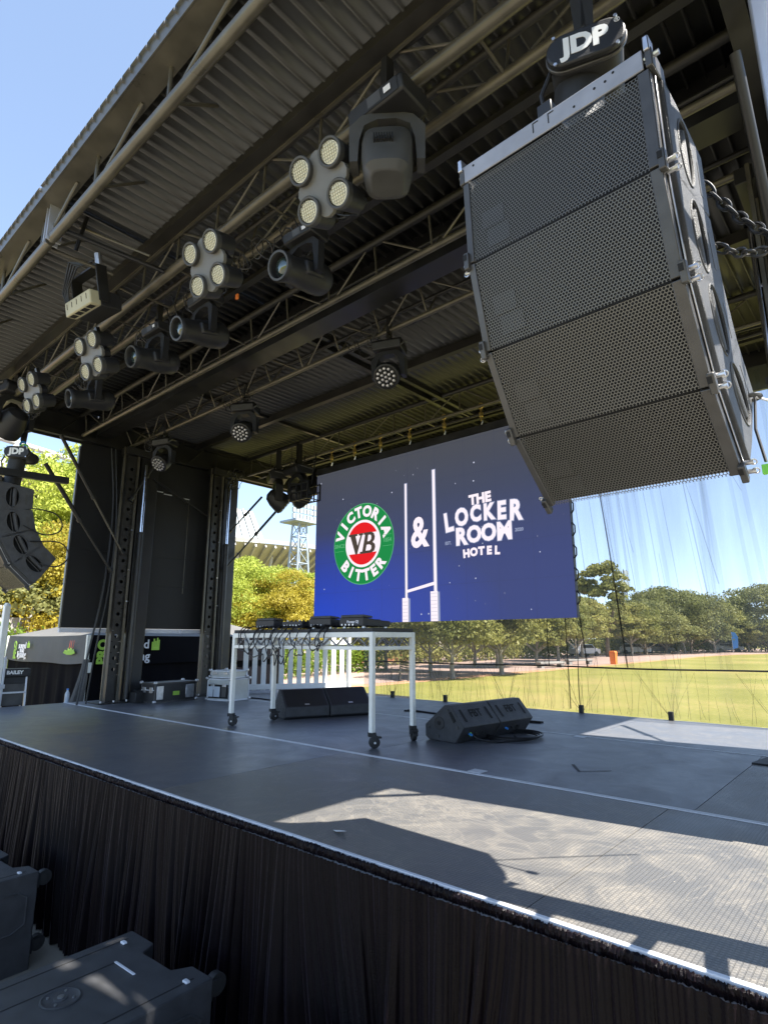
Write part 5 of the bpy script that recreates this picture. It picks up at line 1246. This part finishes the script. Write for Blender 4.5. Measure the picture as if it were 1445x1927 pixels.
# ================================================================ trees
def leaf_mesh(name, m, R_, H, n, size, seed, clumps=60, flat=.8, top=1.0):
    r_ = np.random.default_rng(seed)
    # clump centres on a lumpy ellipsoid shell + inside
    d = r_.normal(size=(clumps,3)); d /= np.linalg.norm(d, axis=1)[:,None]; d[:,2] = np.where(d[:,2]<-.75, -d[:,2]*.4, d[:,2])
    rad = .50+.5*r_.random(clumps)**.5
    c = d*rad[:,None]*np.array([R_,R_,H*.5]); cr = (.22+.20*r_.random(clumps))*R_
    k = r_.integers(0, clumps, n); q = r_.normal(size=(n,3)); q /= np.linalg.norm(q, axis=1)[:,None]; q[:,2] = np.abs(q[:,2])*.9-.25
    p = c[k]+q*cr[k][:,None]*(.55+.5*r_.random(n))[:,None]*np.array([1,1,flat])
    nrm = q+r_.normal(scale=.55, size=(n,3)); nrm /= np.linalg.norm(nrm, axis=1)[:,None]
    a = np.cross(nrm, r_.normal(size=(n,3))); a /= np.linalg.norm(a, axis=1)[:,None]; b_ = np.cross(nrm, a)
    s = size*(.6+.8*r_.random(n))[:,None]
    V = np.stack([p-a*s, p+b_*s*.55, p+a*s, p-b_*s*.55], 1).reshape(-1,3)
    me = bpy.data.meshes.new(name); me.vertices.add(4*n); me.vertices.foreach_set('co', V.ravel().astype('f'))
    me.loops.add(4*n); me.loops.foreach_set('vertex_index', np.arange(4*n, dtype='i'))
    me.polygons.add(n); me.polygons.foreach_set('loop_start', np.arange(0,4*n,4, dtype='i')); me.polygons.foreach_set('loop_total', np.full(n,4, dtype='i'))
    me.update(calc_edges=True); me.materials.append(M[m]); return me
def tree_proto(seed, leaf, n, size, Rr=1.0, asp=1.0, bark='bark', trunkf=.35, clumps=60):
    """unit tree: height 1, crown radius Rr"""
    Hc = (1-trunkf)*1.0
    return leaf_mesh('crown', leaf, Rr, Hc, n, size, seed, clumps), trunkf+Hc*.47, bark, seed, trunkf, Rr
def place_tree(P, loc, h, lab, sxy=1.0, rz=0, group=None, name='tree'):
    me, zc, bark, seed, tf, Rr = P
    r = empty(name, loc, lab, 'tree', group, rot=(0,0,rz)); r.scale = (h*sxy, h*sxy, h)
    o = bpy.data.objects.new('crown', me); COL.objects.link(o); o.parent = r; o.location = (0,0,zc)
    key = 'tr%d' % seed
    if key not in TRK:
        r_ = random.Random(seed); b = MB(); b.tube([(0,0,-.02),(.008,.0,tf*.5),(-.006,.008,tf),(0,0,tf+.15)], .02, 8)
        base = b
        for k in range(7):
            a = k*2.4+r_.random(); z0 = tf*(.75+.45*r_.random()); L_ = Rr*(.5+.35*r_.random())
            b.tube([(0,0,z0),(L_*.4*math.cos(a),L_*.4*math.sin(a),z0+.10),(L_*.8*math.cos(a),L_*.8*math.sin(a),z0+.2+.1*r_.random())], .008, 5)
        # taper
        o2 = b.build('trunk', bark, r); TRK[key] = o2.data
        for v in o2.data.vertices:
            if abs(v.co.x) < .04 and abs(v.co.y) < .04: f_ = 1.35-1.1*max(0, v.co.z)/(tf+.2); v.co.x *= f_; v.co.y *= f_
    else:
        o2 = bpy.data.objects.new('trunk', TRK[key]); COL.objects.link(o2); o2.parent = r
    return r
TRK = {}
nearA = tree_proto(21, 'leaf_yellow', 85000, .0070, .36, trunkf=.14, clumps=170)
nearB = tree_proto(22, 'leaf_gold', 55000, .0092, .44, trunkf=.14, clumps=120)
nearC = tree_proto(23, 'leaf_yellow', 55000, .0092, .44, trunkf=.14, clumps=120)
farA = tree_proto(31, 'leaf_green', 16000, .019, .46, bark='palebark', trunkf=.20, clumps=70)
farB = tree_proto(32, 'leaf_dark', 20000, .018, .62, bark='bark', trunkf=.10, clumps=90)
farC = tree_proto(33, 'leaf_green', 16000, .019, .46, bark='palebark', trunkf=.22, clumps=80)
tallP = tree_proto(34, 'leaf_green', 9000, .018, .27, bark='bark', trunkf=.24, clumps=60)
place_tree(nearA, (-33,12.6,0), 12.9, 'tallest bright yellow-green tree left of the stage, beside the end wall', 1.0, .4)
place_tree(nearA, (-37,5.5,0), 9.5, 'yellow-green tree behind the left speaker array at the left edge', 1.1, 2.1)
place_tree(nearB, (-28,11.0,0), 7.4, 'golden tree low in front of the tallest left tree', .95, 1.0)
place_tree(farB, (-30,7.0,0), 5.6, 'dark-leaved tree above the white road barrier on the left', 1.2, 1.0)
place_tree(nearC, (-36,24.0,0), 8.2, 'bright yellow-green tree between the rear column and the screen, left one', 1.05, .3)
place_tree(nearB, (-33,26.3,0), 7.0, 'golden yellow tree right behind the table, beside the screen', 1.15, 2.2)
place_tree(nearC, (-37,30.2,0), 8.0, 'yellow-green tree half hidden behind the left edge of the screen', 1.05, 4.0)
place_tree(nearC, (-34,19.0,0), 8.8, 'yellow-green tree hidden behind the end wall, beside the golden one', 1.0, 5.0)
TR = [(-28.4,32.5,5.6,farC),(-24.8,33.0,5.6,farC),(-19.9,28.6,5.9,farC),(-26.3,40.9,6.0,farA),(-25.0,42.1,6.3,farC),(-19.7,33.7,6.0,farC),(-25.5,49.9,6.3,farA),(-27.0,57.4,6.6,farC),(-29.1,66.7,7.4,farA),(-30.5,71.7,7.6,farC),
      (-29.6,77.7,12.6,tallP),(-29.0,84.6,7.4,farC),(-29.6,92.4,7.8,farB),(-29.4,101.7,10.2,farB),(-27.5,108.4,9.9,farB),(-25.6,115.6,8.8,farA),(-23.8,123.1,7.9,farB),(-19.2,126.3,11.6,farB),(-31,96,6.6,farC),(-27.5,104.5,6.8,farC),(-21.5,121.5,6.3,farA),(-13,130,8.5,farB),(-6,132,9,farB),(3,134,8,farA),(14,136,9.5,farB)]
nm = ['first','second','third','fourth','fifth','sixth','seventh','eighth','ninth','tenth','','twelfth','thirteenth','fourteenth','fifteenth','sixteenth','seventeenth','eighteenth']
for i, (x, y, h, P) in enumerate(TR):
    if i == 10: lab = 'tall airy tree standing above the park tree line right of the screen'
    elif i < 10: lab = 'park tree seen through the mesh under the screen, %s of the row from the left' % nm[i]
    elif i < 18: lab = 'tree of the distant line across the lawn, %s from the left' % nm[i-10 if i-10 < 10 else 9]
    elif i == 18: lab = 'low golden-green tree in front of the round dark tree crowns'
    elif i == 19: lab = 'small olive tree in front of the widest far crown'
    elif i == 20: lab = 'pale green bush-like tree at the right end of the far line'
    else: lab = 'far tree beyond the lawn at the right edge, %s one' % ['nearest','second','third','farthest'][i-21]
    place_tree(P, (x,y,0), h, lab, (1.0 if P in (tallP,) else 1.05), i*1.7, 'trees around the park lawn')
# shrubs and hedge masses
def bushline(name, pts, h, wdt, leaf, n, size, label, seed):
    r_ = np.random.default_rng(seed); pts = np.array(pts, float); seg = r_.random(n)*(len(pts)-1); i = seg.astype(int); f_ = (seg-i)[:,None]
    base = pts[i]*(1-f_)+pts[i+1]*f_
    z = r_.random(n)**.6*h*(.85+.15*np.sin(seg*9)); off = r_.normal(scale=wdt*.28, size=(n,2))
    # push to the surface of the box
    p = np.c_[base[:,0]+off[:,0], base[:,1]+off[:,1], z]
    nrm = r_.normal(size=(n,3)); nrm /= np.linalg.norm(nrm,axis=1)[:,None]; a = np.cross(nrm, r_.normal(size=(n,3))); a /= np.linalg.norm(a,axis=1)[:,None]; b_ = np.cross(nrm,a); s = size*(.6+.8*r_.random(n))[:,None]
    V = np.stack([p-a*s,p+b_*s*.6,p+a*s,p-b_*s*.6],1).reshape(-1,3)
    me = bpy.data.meshes.new(name); me.vertices.add(4*n); me.vertices.foreach_set('co', V.ravel().astype('f')); me.loops.add(4*n); me.loops.foreach_set('vertex_index', np.arange(4*n,dtype='i'))
    me.polygons.add(n); me.polygons.foreach_set('loop_start', np.arange(0,4*n,4,dtype='i')); me.polygons.foreach_set('loop_total', np.full(n,4,dtype='i')); me.update(calc_edges=True); me.materials.append(M[leaf])
    o = bpy.data.objects.new(name, me); COL.objects.link(o); tag(o, label, 'hedge'); return o
bushline('hedge', [(-19.5,0),(-19.8,6),(-19.8,12)], 2.66, 1.1, 'leaf_hedge', 22000, .055, 'bright green clipped hedge behind the tent on the left', 1)
bushline('hedge', [(-25,14),(-27,22),(-29,32)], 1.9, 2.2, 'leaf_hedge', 9000, .09, 'bright green hedge seen between the fence pickets', 2)
o = bushline('undergrowth', [(-34,33),(-35,60),(-36,90),(-33,112),(-27,128),(-8,138),(20,142)], 2.9, 3.0, 'leaf_green', 60000, .17, 'dark low undergrowth behind the park trees', 3); o['kind'] = 'stuff'; del o['category']
o = bushline('far_woodland', [(-48,34),(-50,70),(-50,110),(-40,140),(-10,152),(60,158)], 6.2, 7.0, 'leaf_green', 30000, .26, 'distant belt of trees closing the park', 4); o['kind'] = 'stuff'; del o['category']

# ================================================================ park objects
def bench(p, rz, label, stone=False):
    r = empty('park_bench', p, label, 'bench', rot=(0,0,rz))
    if stone:
        MB().box((-1.3,-.3,.30),(1.3,.3,.45)).build('seat','concrete',r,bevel=.02)
        for x in (-1.05,1.05): MB().box((x-.15,-.25,0),(x+.15,.25,.3)).build('block','concrete',r)
    else:
        for k in range(4): MB().box((-1.0,-.22+k*.12,.42),(1.0,-.12+k*.12,.45)).build('seat_slat','tube',r)
        for k in range(4): MB().box((-1.0,.27+k*.02,.52+k*.11),(1.0,.29+k*.02,.60+k*.11)).build('back_slat','tube',r)
        for x in (-.95,.95):
            MB().bar((x,-.2,0),(x,-.2,.62),.05,.05,(1,0,0)).build('leg','rail_steel',r); MB().bar((x,.22,0),(x,.36,.95),.05,.05,(1,0,0)).build('leg','rail_steel',r); MB().box((x-.03,-.22,.62),(x+.03,.3,.65)).build('armrest','rail_steel',r)
bench((-21.2,25.4,.008), R(-35), 'grey slatted park bench behind the table, seen through the mesh')
bench((-21.6,44.5,.008), R(70), 'pale stone bench on the paving, nearer of two', True); bench((-22.5,52,.008), R(60), 'pale stone bench on the paving, farther of two', True)
wl = empty('timber_screen', (-39.3,45.5,0), 'reddish brown timber screen wall at the back of the paved park', 'wall')
for k in range(22): MB().box((-1.0+k*.02,-4.4+k*.40,0), (-.85+k*.02,-4.04+k*.40,2.1)).build('board','wood',wl)
MB().box((-1.05,-4.5,2.1),(-.4,4.5,2.2)).build('capping','wood',wl)
om = empty('orange_bin', (-20.3,54.4,.0), 'bright orange bin standing at the edge of the lawn', 'bin'); om.scale = (.62,.62,.8)
MB().prism([(-.38,0),(.38,0),(.46,1.25),(-.46,1.25)],-.4,.4,'y').build('body','orange',om,bevel=.04); MB().prism([(-.48,1.26),(.48,1.26),(.35,1.45),(-.35,1.45)],-.45,.45,'y').build('lid','orange',om,bevel=.03)
for y in (-.25,.25): MB().cyl((-.3,y-.05,.12),(-.3,y+.05,.12),.12,n=14).build('wheel','rubber',om)
bl = empty('blue_banner', (-21.5,109,0), 'blue feather banner at the far end of the lawn', 'banner')
MB().cyl((0,0,0),(0,0,3.4),.03,n=8).build('pole','silver',bl); MB().prism([(0,.7),(.75,.9),(.9,2.6),(.55,3.3),(0,3.4)],-.01,.01,'y').build('flag','blue',bl)
mk = empty('red_marquee', (-37.5,52.5,0), 'small red and white marquee under the park trees', 'tent')
MB().add([(-1.6,-1.6,2.1),(1.6,-1.6,2.1),(1.6,1.6,2.1),(-1.6,1.6,2.1),(0,0,3.0)],[(0,1,4),(1,2,4),(2,3,4),(3,0,4)]).build('canopy','redprint',mk)
for x in (-1.5,1.5):
    for y in (-1.5,1.5): MB().cyl((x,y,0),(x,y,2.15),.04,n=8).build('leg','silver',mk)
MB().box((-1.6,-1.62,1.85),(1.6,-1.58,2.1)).build('valance','white',mk)
def van(p, rz, label, m):
    r = empty('parked_vehicle', p, label, 'car', 'vehicles parked beyond the lawn', rot=(0,0,rz))
    MB().prism([(-2.2,.35),(2.2,.35),(2.25,.95),(1.35,1.05),(.8,1.55),(-1.6,1.6),(-2.2,1.0)],-.85,.85,'y').build('body',m,r,bevel=.08)
    MB().prism([(-1.45,1.08),(1.1,1.08),(.72,1.48),(-1.4,1.5)],-.86,.86,'y').build('window','darkgap',r)
    for x in (-1.35,1.4):
        for y in (-.8,.8): MB().cyl((x,y-.1,.33),(x,y+.1,.33),.33,n=18).build('wheel','rubber',r)
for i, (x, y, rz, m) in enumerate([(-32,95,.3,'white'),(-31,103,.4,'rail_steel'),(-33,78,1.2,'white'),(-25,124,.1,'white'),(-16,131,0,'rail_steel')]):
    van((x,y,0), rz, ['white car parked under the far trees, left of the orange bin','grey car parked under the far trees in the middle','white car under the trees just right of the screen edge','white car at the far end of the lawn','grey car at the far right end of the lawn'][i], m)
cab = empty('low_building', (-46,88,0), 'low white kiosk building behind the far park trees', 'building')
MB().box((-3,-9,0),(3,9,3.2)).build('wall','concrete',cab); MB().box((-3.5,-9.5,3.2),(3.5,9.5,3.5)).build('roof','rail_steel',cab)
for k in range(6): MB().box((3.0,-8+k*2.8,.9),(3.04,-6.2+k*2.8,2.3)).build('window','darkgap',cab)
# white road barrier on the left
br_ = empty('concrete_barrier', (-27,9,0), 'long white concrete parapet with an open rail on the left, above the hedge', 'barrier')
MB().box((-.2,-9,0),(.2,9,3.02)).build('parapet','concrete',br_); MB().box((-.08,-9,3.33),(.12,9,3.50)).build('top_rail','concrete',br_)
for k in range(9): MB().box((-.06,-8.8+k*2.1,3.02),(.08,-8.6+k*2.1,3.33)).build('rail_post','concrete',br_)
# light towers
def tower(p, H, label, hw=3.0, s=1.0, m='stadium', col='stadium'):
    r = empty('floodlight_tower', p, label, 'floodlight', 'stadium floodlight towers')
    w0_, w1_ = hw, hw*.45; zs_ = np.linspace(0,H,10)
    def cor(z, k):
        f_ = z/H; q = w0_*(1-f_)+w1_*f_; return Vector((q*(1 if k in (0,1) else -1), q*(1 if k in (0,3) else -1), z))
    for k in range(4): MB().tube([cor(z,k) for z in zs_], .28*s, 6).build('leg', col, r)
    b = MB()
    for j in range(9):
        for k in range(4): b.cyl(cor(zs_[j],k), cor(zs_[j+1],(k+1)%4), .14*s, n=5, cap=False); b.cyl(cor(zs_[j+1],k), cor(zs_[j+1],(k+1)%4), .16*s, n=5, cap=False)
    b.build('lattice', col, r)
    MB().box((-w1_*2.6,-w1_*3.2,H),(w1_*2.6,w1_*3.2,H+.6)).build('platform', col, r)
    for j in range(3):
        for i in range(7): MB().cbox((w1_*1.5,(-3+i)*w1_*.95,H+1.5+j*1.7),(.5,w1_*.75,1.3)).build('lamp','stadium_glass',r)
    for y in (-1,1): MB().cyl((w1_*1.2,y*w1_*2.6,H),(w1_*1.2,y*w1_*2.6,H+6),.2*s,n=6).build('frame_post',col,r)
tower((-126,107,0), 34.5, 'tall white lattice floodlight tower left of the screen, before the stadium', 3.0, col='towerblue')
tower((-64,185,0), 17.5, 'small distant floodlight mast above the trees seen through the mesh', 1.2, .5, col='rail_steel')

# stadium
stm = empty('stadium', (-215,130,0), 'large white stadium bowl with a ribbed canopy roof beyond the trees', 'stadium')
def ring(r0, z0, r1, z1, a0, a1, n, name, m):
    vs = []
    for i in range(n+1):
        a = a0+(a1-a0)*i/n; vs += [(r0*math.cos(a)*1.0, r0*math.sin(a), z0), (r1*math.cos(a), r1*math.sin(a), z1)]
    return MB().add(vs, [(2*i,2*i+1,2*i+3,2*i+2) for i in range(n)]).build(name, m, stm, normals=False)
A0_, A1_ = R(-95), R(60)
ring(74,31,56,21,A0_,A1_,60,'canopy_underside','stadium'); ring(74,31.1,74.2,32.2,A0_,A1_,60,'canopy_rim','stadium'); ring(56,0,55,21,A0_,A1_,60,'bowl_wall','concrete')
ring(62,32.5,50,46,R(-95),R(-12),50,'upper_glazing','stadium_glass')
for i in range(64):
    a = A0_+(A1_-A0_)*i/63
    MB().bar((73.8*math.cos(a),73.8*math.sin(a),30.4), (56.5*math.cos(a),56.5*math.sin(a),20.6), .5, 1.3).build('canopy_rib','stadium' if i%2 else 'concrete',stm)
    if a < R(-12): MB().bar((62.3*math.cos(a),62.3*math.sin(a),32.4), (50.3*math.cos(a),50.3*math.sin(a),46.2), .5,.6).build('glazing_bar','stadium',stm)
for i in range(18):
    a = A0_+(A1_-A0_)*i/17
    MB().cyl((60*math.cos(a),60*math.sin(a),0),(69*math.cos(a),69*math.sin(a),28),.5,n=8).build('raking_column','stadium',stm)
ring(57.2,14,57.8,17,A0_,A1_,60,'concourse_band','stadium_glass')
# older stand with big white roof trusses seen on the far left
st2 = empty('grandstand', (-118,36,0), 'white grandstand with big roof trusses behind the trees on the far left', 'stadium')
MB().box((-14,-30,0),(2,26,27)).build('stand_wall','concrete',st2)
for j, (z0, z1) in enumerate(((33,33),(40,37),(27,27))):
    MB().cyl((4-3*j,-34,z0),(4-3*j,30,z1-3),.55,n=10).build('roof_chord','stadium',st2)
for k in range(12):
    y = -33+k*5.3; MB().cyl((4,y,33-k*.25),(1,y+2.6,39.6-k*.5),.35,n=8).build('truss_web','stadium',st2); MB().cyl((1,y+2.6,39.6-k*.5),(4,y+5.3,32.8-k*.25),.35,n=8).build('truss_web','stadium',st2)
    MB().bar((4,y,32.6-k*.25),(-16,y,27),.5,.6).build('roof_rafter','stadium',st2)
MB().add([(6,-34,31.6),(6,30,29),(-16,30,26),(-16,-34,28)],[(0,1,2,3)]).build('roof_sheet','stadium',st2,normals=False)
for k in range(16): MB().box((2.01,-29+k*3.4,6),(2.1,-27+k*3.4,22)).build('window','stadium_glass',st2)
